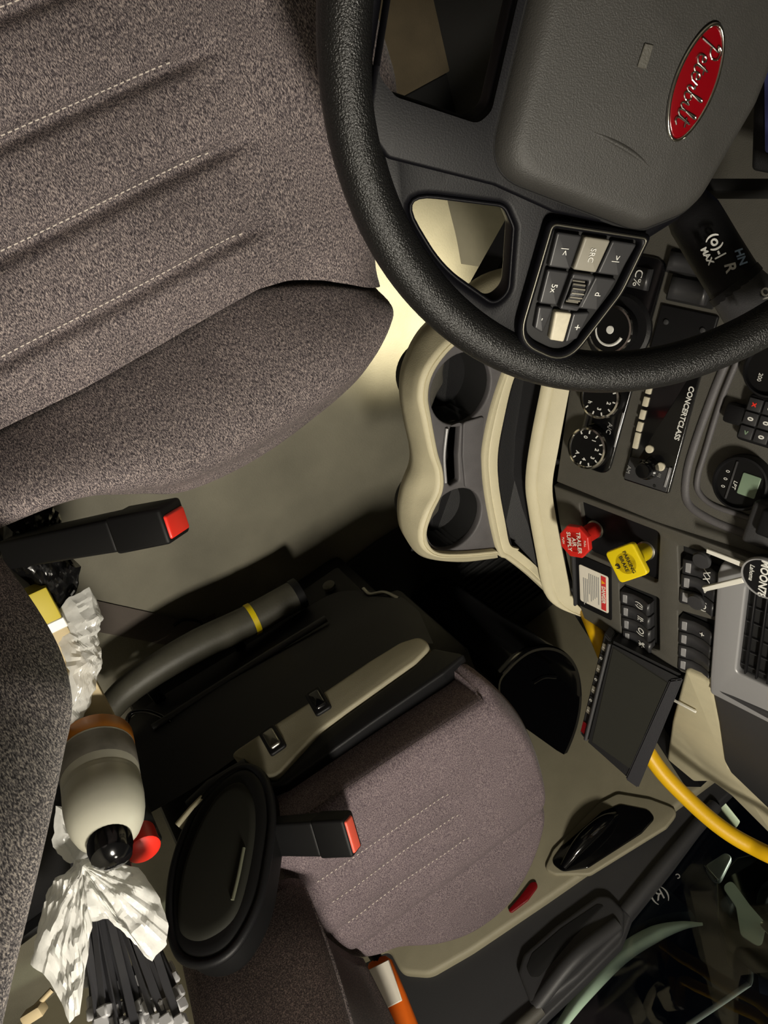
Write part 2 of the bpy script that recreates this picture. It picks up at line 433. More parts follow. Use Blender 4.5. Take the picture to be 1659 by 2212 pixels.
# red courtesy reflector
rf = fillet(dl([(1097, 1966), (1104, 1972), (1140, 1945), (1162, 1915), (1158, 1903), (1146, 1906), (1120, 1940)], 0.035), 0.012)
ob('reflector', plate(rf, [], 0.006, 0.002), 'reflector_red', door, T3(0, 0, 0.036), label='red reflector')
# pull cup
pc_o = fillet(dl([(1118, 2098), (1130, 2060), (1200, 1998), (1292, 1932), (1318, 1934), (1348, 1965), (1345, 2015), (1250, 2110), (1168, 2176), (1145, 2168)], 0.03), 0.02)
ob('pull_cup', plate(pc_o, [], 0.02, 0.007, 3), 'dark_grey', door, T3(0, 0, 0.03))
pc_i = fillet(dl([(1136, 2088), (1148, 2058), (1210, 2004), (1290, 1950), (1306, 1954), (1240, 2020), (1165, 2110), (1146, 2110)], 0.035), 0.012)
ob('pull_pocket', plate(pc_i, [], 0.003, 0.001), 'deep_black', door, T3(0, 0, 0.0315))
a, b, c = dl([(1150, 2160), (1240, 2068), (1330, 1985)], 0.05)
ob('pull_bar', tube(crom([(a[0], a[1], 0.02), (b[0], b[1], 0.046), (c[0], c[1], 0.03)], 10), 0.013, 14, flat=0.8), 'dark_grey', door)
a, b = dl([(1000, 2330), (1165, 2172)], 0.03)
ob('sill_rail', tube(crom([(a[0], a[1], 0.012), (lerp(a[0], b[0], .5), lerp(a[1], b[1], .5), 0.020), (b[0], b[1], 0.016)], 6), 0.012, 12), 'dash_grey', door)
a, b = dl([(1348, 1968), (1545, 1735)], 0.02)
ob('belt_strip', tube(crom([(a[0], a[1], 0.012), (lerp(a[0], b[0], .5), lerp(a[1], b[1], .5), 0.014), (b[0], b[1], 0.012)], 6), 0.014, 12), 'dark_grey', door)
# door window glass
win = struct(ob('window_2', plate([(-0.98, 0.50), (0.42, 0.50), (0.42, 1.42), (-0.98, 1.42)], [], 0.005, 0.001), 'glass', mw=DF @ T3(0, 0, -0.022)))
win['label'] = 'dark passenger door window with a reversed sticker'
for (px, py, s, sz) in [(1424, 1932, '(R)', 0.030), (1464, 1890, 'c', 0.02)]:
    u = dl([(px, py)], -0.02)[0]
    ob('sticker', text(s, sz), 'grey_print', win, T3(u[0], u[1], 0.0008) @ RZ(rad(160)) @ MX.Scale(-1, 4, (1, 0, 0)))

# ------------------------------------------------------------------ outside the window
lot = struct(ob('ground', box(60, 60, 0.02, 0), 'asphalt', mw=T3(1.0, 0.0, -1.3)))
fe = crom([PY(1205, 2225, -1.35), PY(1260, 2150, -1.35), PY(1340, 2065, -1.35), PY(1410, 2020, -1.35), PY(1470, 2000, -1.35), PY(1518, 1996, -1.35)], 8)
n = len(fe)
fen = thing('fender', 'pale curved fender edge seen through the passenger window', 'fender', fe[n // 2])
ob('fender_edge', tube(fe, [0.019 * (0.35 + 0.9 * sin(pi * min(1, 0.12 + 0.88 * i / n))) * (1.15 if i < n * .6 else 1.15 * (1 - 0.55 * (i - n * .6) / (n * .4))) for i in range(n)], 14, flat=0.6), 'pale_paint', fen, world=True)
vs = []; fs = []
for p in fe: vs += [p + V((0, -0.01, -0.012)), p + V((0.02, -0.10, -0.10)), p + V((0.03, -0.16, -0.45)), p + V((0.03, -0.10, -1.2)), p + V((0.0, 0.0, -1.2)), p + V((0.0, 0.01, -0.03))]
for i in range(n - 1):
    for k in range(6): l = (k + 1) % 6; fs.append((i * 6 + k, i * 6 + l, i * 6 + 6 + l, i * 6 + 6 + k))
fs += [tuple(range(6)), tuple(6 * (n - 1) + k for k in range(5, -1, -1))]
ob('fender_body', fixn(mesh(vs, fs, True, 40)), 'night_paint', fen, world=True)
mr = thing('side_mirror', 'black side mirror with a painted white reflection outside the passenger window', 'mirror', PY(1605, 1960, -1.40))
def mpoly(L, y): return [PY(a, b, y) for a, b in L]
def slab_poly(name, L, y, th, mt, parent, bev=0.006):
    Mf = frame((0, y, 0), (-1, 0, 0), (0, 0, 1))
    pts = fillet([(-PY(a, b, y).x, PY(a, b, y).z) for a, b in L], 0.015)
    me = plate(pts, [], th, bev); xf(me, Mf)
    return ob(name, me, mt, parent, world=True)
slab_poly('housing', [(1545, 1900), (1590, 1850), (1680, 1830), (1720, 2000), (1700, 2130), (1640, 2110), (1570, 2050), (1548, 1980)], -1.40, 0.10, 'black_gloss', mr)
slab_poly('mirror_reflection', [(1560, 1915), (1580, 1900), (1620, 1955), (1655, 1995), (1645, 2050), (1600, 2020), (1590, 1960)], -1.395, 0.004, 'pale_paint', mr, 0.001)  # white reflection on the mirror, painted as a pale plate
slab_poly('lens_strip', [(1636, 1992), (1662, 1985), (1690, 2010), (1670, 2030)], -1.385, 0.004, 'chrome', mr, 0.001)
ob('mirror_arm', tube(crom([PY(1640, 1960, -1.42), PY(1700, 1900, -1.30), V((0.97, -1.10, 0.98))], 6), 0.012, 10), 'black_plastic', mr, world=True)
st = thing('mirror_bracket', 'small pale bracket beside the side mirror outside the window', 'bracket', PY(1540, 1880, -1.3))
slab_poly('bracket_plate', [(1520, 1870), (1567, 1840), (1582, 1850), (1556, 1902), (1540, 1900)], -1.30, 0.02, 'satin_silver', st, 0.004)
slab_poly('bracket_edge', [(1520, 1868), (1526, 1870), (1553, 1900), (1546, 1902)], -1.295, 0.01, 'chrome', st, 0.002)
wr = ob('grab_rail', tube([PY(1485, 2215, -1.5), PY(1560, 2165, -1.5), PY(1640, 2110, -1.5)], 0.006, 8), 'satin_silver')
tag(wr, 'thin steel rail outside the passenger window', 'rail')

# ------------------------------------------------------------------ dashboard frames
def dash_frame(px, py, D, yaw, tilt, o=None):
    y_, t = rad(yaw), rad(tilt)
    wv = V((-sin(y_), -cos(y_), 0)); h = V((cos(y_), -sin(y_), 0))
    u = V((0, 0, 1)) * cos(t) + h * sin(t)
    return frame(o if o is not None else PD(px, py, D), wv, u)
FC = dash_frame(1430, 950, 0.92, 29, 13)                       # centre panel: x right, y up, z into the cab
_s = FC @ V((*loc_uv(FC, 1330, 1097), 0))
FV = dash_frame(0, 0, 0, 9, 10, _s)                            # valve / switch panel
FG = dash_frame(0, 0, 0, -12, 8, FV @ V((0.232, 0.06, 0)))     # glove box side
cuv = lambda L, off=0: [loc_uv(FC, a, b, off) for a, b in L]
vuv = lambda L, off=0: [loc_uv(FV, a, b, off) for a, b in L]
guv = lambda L, off=0: [loc_uv(FG, a, b, off) for a, b in L]

dash = thing('dashboard', 'wraparound grey dashboard with beige lower trim in front of the seats', 'dashboard', FC)
def dp(name, me, mt, F, off=0.0, label=None, parent=None):
    return ob(name, me, mt, parent or dash, F @ T3(0, 0, off), world=True, label=label)
# centre panel with openings
radio_o = fillet(cuv([(1350, 1035), (1447, 1066), (1530, 760), (1424, 745)]), 0.003)
hv = cuv([(1262, 965), (1290, 860), (1318, 700)])
ob_c = [(-0.50, -0.140), (-0.02, -0.137), (0.100, -0.125), (0.1005, 0.055), (0.0985, 0.13), (0.0985, 0.32), (-0.50, 0.32)]
dp('center_panel', plate(ob_c, [], 0.05, 0.002), 'dash_grey', FC)
# seam-side body of the panel so that it is solid behind
dp('dash_core', box(0.60, 0.42, 0.10, 0.004, 2, (-0.21, 0.07, -0.11)), 'black_plastic', FC)
# raised frame around the upper instrument area
up1 = cuv([(1610, 740), (1560, 860), (1524, 975), (1508, 1030), (1510, 1062), (1540, 1090), (1600, 1112), (1680, 1140)])
dp('instrument_ridge', tube([V((p[0], p[1], 0.0)) for p in crom([(a, b, 0) for a, b in up1], 6)], 0.0034, 10, flat=0.9), 'tray_grey', FC, 0.001)
up2 = cuv([(1585, 740), (1540, 850), (1500, 960), (1482, 1030), (1485, 1085), (1530, 1120), (1600, 1150), (1680, 1180)])
dp('instrument_ridge', tube([V((p[0], p[1], 0.0)) for p in crom([(a, b, 0) for a, b in up2], 6)], 0.0052, 10, flat=0.8), 'tray_grey', FC, -0.001)

# valve and switch panel
vo = [(0.0015, -0.098), (0.06, -0.092), (0.12, -0.082), (0.18, -0.070), (0.222, -0.055), (0.228, -0.02), (0.230, 0.10), (0.232, 0.155), (0.232, 0.33), (0.0015, 0.33)]
rcs = fillet(vuv([(1250, 1082), (1425, 1150), (1420, 1262), (1268, 1195)]), 0.008)
sw1 = fillet(vuv([(1337, 1258), (1423, 1292), (1424, 1405), (1343, 1388)]), 0.004)
sw2 = fillet(vuv([(1464, 1178), (1566, 1205), (1560, 1322), (1468, 1302)]), 0.004)
sw3 = fillet(vuv([(1464, 1318), (1557, 1345), (1553, 1466), (1469, 1448)]), 0.004)
dp('switch_panel', plate(vo, [rcs, sw1, sw2, sw3], 0.05, 0.0022), 'dash_grey', FV)
dp('valve_recess', plate(rcs, [], 0.004, 0.001), 'black_plastic', FV, -0.008)
for L in (sw1, sw2, sw3):
    dp('switch_well', plate(L, [], 0.004, 0.001), 'deep_black', FV, -0.012)
dp('dash_core', box(0.24, 0.44, 0.12, 0.004, 2, (0.115, 0.11, -0.115)), 'black_plastic', FV)

# rocker switches
def rocker(F, cx, cy, ww, hh, icon=None, ang=0.0):
    """one rocker: dark cap, slightly dished, with a bright lower lens and a printed icon"""
    b = ob('rocker_switch', ROCK, 'button_dark', dash, F @ T3(cx, cy, -0.002) @ MX.Diagonal((ww, hh, 1, 1)), world=True)
    return b
def rock_mesh():
    prof = [(-0.5, -0.006), (-0.48, 0.0035), (-0.44, 0.0050), (-0.30, 0.0030), (-0.1, 0.0005), (0.2, 0.0015), (0.40, 0.0050), (0.46, 0.0062), (0.5, 0.003), (0.5, -0.006)]
    vs = []; fs = []; xs = [-0.5, -0.47, 0.47, 0.5]; zs = [-0.0015, 0, 0, -0.0015]
    for (y, z) in prof:
        for x, dz in zip(xs, zs): vs.append((x, y, z + dz))
    for i in range(len(prof) - 1):
        for j in range(3): fs.append((i * 4 + j, i * 4 + j + 1, i * 4 + j + 5, i * 4 + j + 4))
    nb = len(vs)
    for j in (0, 3):
        L = [i * 4 + j for i in range(len(prof))]; fs.append(tuple(L if j == 3 else L[::-1]))
    return fixn(mesh(vs, fs, True, 25))
ROCK = rock_mesh()
def row(F, p0, p1, n, height, icons, parent=dash):
    a = V((*loc_uv(F, *p0), 0)); b = V((*loc_uv(F, *p1), 0)); step = (b - a) / (n - 1)
    for i in range(n):
        c = a + step * i
        r = rocker(F, c.x, c.y, step.length * 0.90, height)
        if icons[i]:
            e = ob('icon', text(icons[i], 0.013, 0.0002, shear=0.2), 'white_print', r, F @ T3(c.x, c.y + height * 0.16, 0.0012) @ MX.Rotation(rad(5), 4, 'X'), world=True)
        ob('lens', box(step.length * 0.62, height * 0.14, 0.0012, 0.0004, 1), 'satin_silver', r, F @ T3(c.x, c.y - height * 0.33, 0.0012) @ MX.Rotation(rad(-9), 4, 'X'), world=True)
row(FV, (1372, 1302), (1376, 1385), 4, 0.046, ['(!)', 'II:', 'O)', '%:'])
row(FV, (1514, 1236), (1506, 1300), 3, 0.048, ['XX', '>', '(O)'])
row(FV, (1504, 1362), (1500, 1447), 4, 0.048, ['+', '', '', ''])
# lowest empty socket next to the second bank
a = vuv([(1508, 1200)])[0]

# air vent on the passenger side of the switches
i1 = vuv([(1596, 1232)])[0]; i0 = vuv([(1600, 1440)])[0]
vx0, vx1, vy0, vy1 = 0.030, i0[0], i0[1], 0.285
vent_o = [(0.014, 0.1475), (0.030, 0.1445), (0.200, 0.147), (0.2305, 0.149), (0.2305, 0.31), (0.014, 0.31)]
vent_i = fillet([(vx0, vy0), (vx1, vy0), (vx1, vy1), (vx0, vy1)], 0.006)
dp('vent_bezel', plate(fillet(vent_o, 0.006), [vent_i], 0.012, 0.003), 'satin_silver', FV, 0.012, label='satin silver vent frame')
dp('vent_box', plate(vent_i, [], 0.0015, 0.0004), 'deep_black', FV, 0.0022)
for k in range(8):
    yy = vy0 + 0.010 + k * 0.0135
    dp('louver', box(vx1 - vx0 - 0.004, 0.0022, 0.006, 0.0006, 1, ((vx0 + vx1) / 2, yy, 0)), 'black_plastic', FV, 0.0075)
for k in range(6):
    xx = lerp(vx0, vx1, (k + 0.5) / 6)
    dp('vane', box(0.0016, vy1 - vy0 - 0.004, 0.003, 0.0005, 1, (xx, (vy0 + vy1) / 2, 0)), 'dark_grey', FV, 0.0042)
for (px, py) in [(1514, 1212), (1502, 1302)]:
    a = vuv([(px, py)], 0.012)[0]
    kn = dp('toggle_knob', lathe([(0.003, -0.02), (0.003, 0.0), (0.0105, 0.001), (0.0115, 0.004), (0.010, 0.007), (0.0, 0.0078)], 24), 'dark_grey', FV @ T3(a[0], a[1], 0.006))

# ------------------------------------------------------------------ beige console below the panels: trim strips, cubby, cup holder tray
ZT = 0.505
def w3(L, z): return [PZ(a, b, z) for a, b in L]
def strip(name, edge_a, edge_b, za, zb, th, mt, n=6):
    """beige trim strip between two pixel edges lying at heights za / zb (numbers or lists), rounded across, with thickness"""
    A = crom([PZ(p[0], p[1], za if not isinstance(za, list) else za[i]) for i, p in enumerate(edge_a)], n)
    B = crom([PZ(p[0], p[1], zb if not isinstance(zb, list) else zb[i]) for i, p in enumerate(edge_b)], n)
    N = len(A); vs = []; fs = []; prof = [(0.0, -th), (0.0, -0.003), (0.06, -0.0005), (0.30, 0.0), (0.36, -0.0012), (0.42, 0.0), (0.94, -0.0005), (1.0, -0.003), (1.0, -th)]
    K = len(prof)
    for i in range(N):
        for (t, dz) in prof: vs.append(A[i].lerp(B[i], t) + V((0, 0, dz)))
    for i in range(N - 1):
        for k in range(K): l = (k + 1) % K; fs.append((i * K + k, i * K + l, (i + 1) * K + l, (i + 1) * K + k))
    fs.append(tuple(range(K - 1, -1, -1))); fs.append(tuple((N - 1) * K + k for k in range(K)))
    return ob(name, fixn(mesh(vs, fs, True, 50)), mt, dash, world=True)
# strip under the dash panels (between the cubby and the panels)
ea = [(1215, 660), (1186, 770), (1174, 838), (1150, 960), (1140, 1045), (1147, 1110), (1163, 1200), (1178, 1276), (1205, 1312), (1262, 1336)]
eb = [(1270, 660), (1248, 770), (1234, 842), (1211, 965), (1197, 1050), (1205, 1120), (1224, 1220), (1240, 1290), (1262, 1318), (1284, 1334)]
zs_a = [0.520] * 10; zs_b = [0.541, 0.541, 0.541, 0.541, 0.541, 0.543, 0.548, 0.553, 0.560, 0.566]
strip('trim_strip', ea, eb, [0.518, 0.518, 0.518, 0.518, 0.518, 0.52, 0.524, 0.530, 0.542, 0.562], zs_b, 0.005, 'beige_plastic')
# strip between the cup tray and the cubby
ea = [(1172, 600), (1110, 760), (1084, 822), (1060, 900), (1045, 985), (1050, 1060), (1064, 1140), (1078, 1196), (1086, 1206)]
eb = [(1200, 600), (1138, 770), (1111, 822), (1092, 900), (1078, 980), (1080, 1050), (1094, 1130), (1104, 1176), (1124, 1186)]
strip('trim_strip', ea, eb, ZT + 0.004, ZT + 0.004, 0.006, 'beige_plastic')
# slanting beige end of the cubby
ea = [(1086, 1206), (1100, 1212), (1150, 1250), (1205, 1300), (1235, 1324)]
eb = [(1106, 1180), (1120, 1188), (1165, 1228), (1182, 1268), (1196, 1296)]
strip('trim_strip', ea, eb, [ZT + .004, ZT + .004, .515, .533, .550], [ZT + .004, ZT + .004, .512, .524, .536], 0.02, 'beige_plastic')
# cubby: dark walls and floor
def quad_tray(name, top, zt, zb, mt, shrink=0.0):
    P = [V((p.x, p.y, zt)) for p in top]; n = len(P); c = sum(P, V()) / n
    Q = [V((lerp(p.x, c.x, shrink), lerp(p.y, c.y, shrink), zb)) for p in P]
    vs = P + Q; fs = [(i, (i + 1) % n, n + (i + 1) % n, n + i) for i in range(n)] + [tuple(n + i for i in range(n))]
    return ob(name, mesh(vs, fs, False), mt, dash, world=True)
cub = [(1200, 600), (1138, 770), (1111, 822), (1092, 900), (1078, 980), (1080, 1050), (1094, 1130), (1106, 1178), (1165, 1228), (1184, 1266), (1163, 1200), (1147, 1110), (1140, 1045), (1150, 960), (1174, 838), (1186, 770), (1215, 660)]
quad_tray('cubby', w3(cub, 0.506), 0.506, 0.43, 'dark_grey', 0.04)

# cup holder tray
outer = [(1172, 600), (1080, 640), (1010, 700), (955, 745), (915, 800), (903, 855), (912, 905), (928, 980), (941, 1020), (940, 1060), (918, 1105), (905, 1150), (912, 1185), (945, 1205), (1000, 1206), (1078, 1200)]
lip = [(1172, 618), (1085, 660), (1016, 720), (968, 760), (935, 808), (925, 855), (932, 905), (945, 975), (957, 1020), (956, 1062), (934, 1110), (922, 1150), (928, 1178), (950, 1194), (1000, 1196), (1072, 1190)]
base = [(1172, 560), (1060, 590), (975, 660), (915, 718), (880, 790), (872, 850), (880, 910), (893, 975), (893, 1010), (876, 1055), (868, 1100), (872, 1150), (895, 1190), (930, 1208), (1000, 1214), (1070, 1206)]
A = crom(w3(outer, ZT + 0.006), 6); B = crom(w3(lip, ZT + 0.006), 6)
Bs = crom(w3(base, ZT - 0.03), 6)
N = len(A); vs = []; fs = []
for i in range(N):
    a, b, c = A[i], B[i], Bs[i]
    out = (a - b); out.z = 0; out.normalize()
    prof = [b + V((0, 0, -0.012)), b, a.lerp(b, 0.85) + V((0, 0, 0.0015)), a.lerp(b, 0.55) + V((0, 0, 0.0015)), a.lerp(b, 0.50) + V((0, 0, 0.0)), a.lerp(b, 0.44) + V((0, 0, 0.0012)), a.lerp(b, 0.1) + V((0, 0, 0.0)), a + V((0, 0, -0.004)),
            a.lerp(c, 0.55) + V((0, 0, 0.002)), c, c - out * 0.006 + V((0, 0, -0.02)), c - out * 0.035 + V((0, 0, -0.05)), c - out * 0.09 + V((0, 0, -0.06))]
    vs += prof
K = len(prof)
for i in range(N - 1):
    for k in range(K - 1): fs.append((i * K + k, i * K + k + 1, (i + 1) * K + k + 1, (i + 1) * K + k))
ob('cup_tray_rim', fixn(mesh(vs, fs, True, 60)), 'beige_plastic', dash, world=True, label='beige rim around the cup holders')
# tray deck with two cup wells and a slot
def cxy(L, z): return [(p.x, p.y) for p in w3(L, z)]
deck = cxy([(1172, 600), (1085, 655), (1016, 714), (966, 755), (930, 806), (920, 855), (928, 905), (940, 975), (952, 1020), (951, 1062), (930, 1108), (918, 1150), (926, 1180), (950, 1198), (1000, 1200), (1085, 1196), (1072, 1140), (1058, 1060), (1055, 985), (1068, 900), (1092, 822), (1120, 760), (1180, 620)], ZT)
def ccirc(px, py, r, n=40):
    p = PZ(px, py, ZT); return ell(p.x, p.y, r, n=n), p
c1, pc1 = ccirc(999, 842, 0.0455); c2, pc2 = ccirc(984, 1124, 0.0450)
slot = fillet(cxy([(975, 925), (997, 917), (992, 985), (994, 1040), (975, 1052), (966, 1040), (963, 985)], ZT), 0.004)
deck_in = []
for p in deck: deck_in.append(p)
ob('cup_tray', plate(deck, [c1, c2, slot], 0.012, 0.0025), 'tray_grey', dash, T3(0, 0, ZT - 0.002), world=True)
for p, nm in ((pc1, 'cup_well'), (pc2, 'cup_well')):
    cw = ob(nm, lathe([(0.047, -0.008), (0.0455, -0.010), (0.042, -0.085), (0.0395, -0.090), (0.0, -0.090)], 40, (False, False)), 'deep_black', dash, T3(p.x, p.y, ZT), world=True)
    # spring tab inside the well
    nd = V((CAM.x - p.x, CAM.y - p.y)); an = math.atan2(nd.y, nd.x) + rad(12)
    def tabf(u, v, p=p, an=an):
        a = an + rad(52) * (2 * u - 1); rr0 = 0.0435; ri = 0.0435 - 0.030 * math.sqrt(max(0.0, 1 - (2 * u - 1) ** 2))
        r = lerp(rr0, ri, v)
        return (p.x + r * cos(a), p.y + r * sin(a), ZT - 0.014 - 0.010 * v * v)
    tb_ = ob('cup_tab', grid(15, 6, tabf), 'dash_grey', cw, world=True)
sp = sum((V((a, b, 0)) for a, b in slot), V()) / len(slot)
ob('slot_pocket', xf(plate(slot, [], 0.004, 0.001), T3(0, 0, ZT - 0.03)), 'deep_black', dash, world=True)
ridge = [PZ(a, b, ZT) for a, b in [(965, 925), (959, 985), (962, 1042)]]
ob('slot_lip', tube([p + V((0, 0, 0.0005)) for p in crom(ridge, 6)], 0.0022, 8), 'satin_silver', dash, world=True)
rp = [PZ(a, b, ZT) for a, b in [(1040, 905), (1033, 975), (1034, 1050), (1030, 1062)]]
ob('tray_pad', xf(plate(fillet(cxy([(1000, 912), (1046, 898), (1038, 980), (1042, 1066), (1004, 1052), (998, 985)], ZT), 0.006), [], 0.004, 0.0015), T3(0, 0, ZT + 0.0015)), 'tray_grey', dash, world=True)
# dark underside of the dash above the footwell
und = [(0.30, -0.16, 0.43), (0.40, -0.20, 0.46), (0.47, -0.34, 0.53), (0.60, -0.95, 0.60), (1.1, -0.95, 0.60), (1.1, 0.95, 0.55), (0.70, 0.30, 0.44), (0.42, 0.10, 0.43)]
ob('dash_underside', fixn(mesh([V(p) for p in und] + [V(p) + V((0.02, 0, 0.02)) for p in und], [tuple(range(8)), tuple(range(15, 7, -1))] + [(i, (i + 1) % 8, 8 + (i + 1) % 8, 8 + i) for i in range(8)], False)), 'black_plastic', dash, world=True)

# ------------------------------------------------------------------ passenger side of the dash: glove box and beige surround
ge = guv([(1556, 1560), (1567, 1640), (1580, 1664), (1680, 1760)])
gl_ = lambda t: (lerp(ge[2][0], ge[3][0], t), lerp(ge[2][1], ge[3][1], t))
g0 = guv([(1540, 1478)])[0]
gw = 0.62; tt_ = (gw - ge[2][0]) / (ge[3][0] - ge[2][0])
gb = fillet([g0] + ge[:3] + [gl_(tt_), (gw, 0.36), (g0[0] - 0.002, 0.36)], 0.006)
dp('glove_box_door', plate(gb, [], 0.02, 0.004), 'dark_grey', FG, 0.004, label='dark grey glove box door')
bs = fillet(guv([(1478, 1450), (1522, 1470), (1546, 1478), (1575, 1660), (1690, 1770), (1690, 1830), (1578, 1718), (1540, 1690), (1500, 1690), (1440, 1640), (1450, 1560)]), 0.008)
dp('glove_box_surround', plate(bs, [], 0.04, 0.006), 'beige_plastic', FG, 0.0, label='beige surround below the glove box')
b2 = guv([(1415, 1650), (1440, 1655), (1500, 1700), (1545, 1735), (1590, 1790), (1560, 1800), (1500, 1745), (1420, 1668)], -0.04)
dp('lower_trim', plate(fillet(b2, 0.006), [], 0.02, 0.005), 'taupe_plastic', FG, -0.04)
dp('dash_core', box(0.80, 0.30, 0.14, 0.004, 2, (0.40, 0.19, -0.13)), 'black_plastic', FG)
a, b = guv([(1472, 1500), (1482, 1546)], 0.004)
dp('trim_clip', box(0.004, 0.04, 0.004, 0.001, 1, ((a[0] + b[0]) / 2, (a[1] + b[1]) / 2, 0)), 'white_plastic', FG, 0.004)
# dash top towards the windscreen
dp('dash_top', box(0.40, 1.95, 0.05, 0.01, 2), 'dark_grey', T3(0.96, 0.0, 0.95))

# ------------------------------------------------------------------ climate control
cl = thing('climate_control', 'black climate control strip with two chrome ringed dials above the cup holders', 'climate control', FC)
k1 = loc_uv(FC, 1268, 968, 0.018); k2 = loc_uv(FC, 1296, 858, 0.018); k3 = loc_uv(FC, 1322, 712, 0.018)
def cpl(px, py): return loc_uv(FC, px, py)
clo = fillet([cpl(1215, 1005), cpl(1318, 1030), cpl(1365, 858), cpl(1300, 838), cpl(1258, 848), cpl(1235, 930)], [0.012, 0.022, 0.004, 0.004, 0.004, 0.02])
clo = fillet([(k1[0] + 0.030, k1[1] - 0.022), (k1[0] + 0.030, k1[1] + 0.030), (-0.20, k1[1] + 0.034), (-0.20, k1[1] - 0.022)], 0.016)
ob('fascia', plate(clo, [], 0.006, 0.002), 'black_gloss', cl, T3(0, 0, 0.004))
ob('accent_bar', box(0.045, 0.002, 0.002, 0.0006, 1), 'satin_silver', cl, T3((k1[0] + k2[0]) / 2 + 0.002, k1[1] + 0.029, 0.0045))
ob('accent_mark', text('A/C', 0.009), 'grey_print', cl, T3((k1[0] + k2[0]) / 2 + 0.004, k1[1] + 0.016, 0.0045))
def dial(k, marks, ang0=200, face='dial_black'):
    d0 = ob('dial', lathe([(0.021, 0.0), (0.0212, 0.010), (0.020, 0.0165), (0.0185, 0.018), (0.0175, 0.0172), (0.0, 0.0172)], 40), face, cl, T3(k[0], k[1], 0.0))
    ob('dial_ring', lathe([(0.0203, 0.0140), (0.0214, 0.0150), (0.0206, 0.0185), (0.0188, 0.0192), (0.0180, 0.0180)], 40, (False, False)), 'chrome', d0)
    for i, s in enumerate(marks):
        a = rad(ang0 - i * 250 / max(1, len(marks) - 1))
        ob('mark', text(s, 0.0056, bold=0.0001), 'white_print', d0, T3(0.0112 * cos(a), 0.0112 * sin(a), 0.0176))
    for i in range(9):
        a = rad(215 - i * 32)
        ob('tick', box(0.0012, 0.0030, 0.0006, 0.0, 1), 'white_print', d0, RZ(a) @ T3(0.0162, 0, 0.0176) @ RZ(pi / 2))
    return d0
for dd in (dial(k1, ['0', '1', '2', '3', '4', 'A']), dial(k2, ['c', '1', '2', '3', 'h'])): dd.matrix_basis = dd.matrix_basis @ MX.Diagonal((1.28, 1.28, 1.1, 1))
# rotary switch behind the wheel rim
hl = thing('light_dial', 'black rotary dial with white arc peeking out behind the steering wheel rim', 'dial', FC @ T3(k3[0], k3[1], 0) @ MX.Diagonal((1.25, 1.25, 1.1, 1)))
ob('dial_base', lathe([(0.034, 0.0), (0.034, 0.004), (0.031, 0.007), (0.0, 0.007)], 40), 'black_plastic', hl)
ob('dial_body', lathe([(0.0225, 0.006), (0.0225, 0.019), (0.021, 0.0215), (0.0, 0.0205)], 40), 'dial_black', hl)
ob('dial_ring', lathe([(0.0215, 0.0190), (0.0230, 0.0195), (0.0222, 0.0220), (0.0205, 0.0222)], 40, (False, False)), 'chrome', hl)
ob('arc_mark', tube([(0.0145 * cos(rad(a)), 0.0145 * sin(rad(a)), 0.0213) for a in range(-120, 75, 12)], [0.0006 + 0.0011 * i / 16 for i in range(17)], 6), 'white_print', hl)
ob('lamp_mark', lathe([(0.0, 0.0218), (0.0035, 0.0216), (0.004, 0.0208)], 16), 'white_print', hl)

# ------------------------------------------------------------------ radio
ra = thing('car_radio', 'black radio with silver preset buttons and a volume knob in the center panel', 'radio', FC)
ob('face', plate(radio_o, [], 0.008, 0.0015), 'black_gloss', ra, T3(0, 0, 0.005))
low_o = fillet(cuv([(1352, 1032), (1444, 1062), (1456, 1012), (1400, 992), (1366, 985)]), 0.002)
ob('knob_plate', plate(low_o, [], 0.002, 0.0006), 'dark_grey', ra, T3(0, 0, 0.0058))
k = loc_uv(FC, 1392, 1016, 0.02)
kb = ob('volume_knob', lathe([(0.013, 0.0), (0.0125, 0.012), (0.0105, 0.0135), (0.0100, 0.020), (0.0085, 0.022), (0.0, 0.0222)], 20), 'black_gloss', ra, T3(k[0], k[1], 0.004))
for (p, q, mtn) in [((1372, 968), (1379, 935), 'button_pale'), ((1380, 931), (1385, 912), 'button_pale'), ((1386, 905), (1391, 886), 'button_pale'), ((1393, 877), (1398, 858), 'button_pale'), ((1400, 850), (1405, 830), 'button_pale')]:
    a = loc_uv(FC, *p, 0.006); b = loc_uv(FC, *q, 0.006)
    ob('preset_button', box(abs(b[0] - a[0]) + 0.001, 0.0068, 0.004, 0.001, 2), mtn, ra, T3((a[0] + b[0]) / 2, (a[1] + b[1]) / 2, 0.006) @ RZ(math.atan2(b[1] - a[1], b[0] - a[0])))
for (px, py, r) in [(1403, 970, 0.0052), (1427, 1008, 0.0056)]:
    a = loc_uv(FC, px, py, 0.006)
    ob('round_button', lathe([(r, 0.004), (r * 0.95, 0.0072), (r * 0.8, 0.0080), (0, 0.0084)], 20), 'button_pale', ra, T3(a[0], a[1], 0.0))
a = loc_uv(FC, 1470, 900, 0.006); b = loc_uv(FC, 1455, 960, 0.006)
ob('lettering', text('CONCERTCLASS', 0.0086, shear=0.1, bold=0.0002), 'white_print', ra, T3(*loc_uv(FC, 1477, 893, 0.006), 0.0054))
ob('lettering', text('AM', 0.007), 'grey_print', ra, T3(*loc_uv(FC, 1358, 1014, 0.006), 0.0064))
ob('lettering', text('III', 0.007), 'grey_print', ra, T3(*loc_uv(FC, 1423, 1026, 0.006), 0.0064))
a = loc_uv(FC, 1441, 1050); b = loc_uv(FC, 1454, 1008)
ob('eject_strip', box(abs(a[0] - b[0]), 0.003, 0.002, 0.0005, 1), 'satin_silver', ra, T3((a[0] + b[0]) / 2, (a[1] + b[1]) / 2, 0.0065))
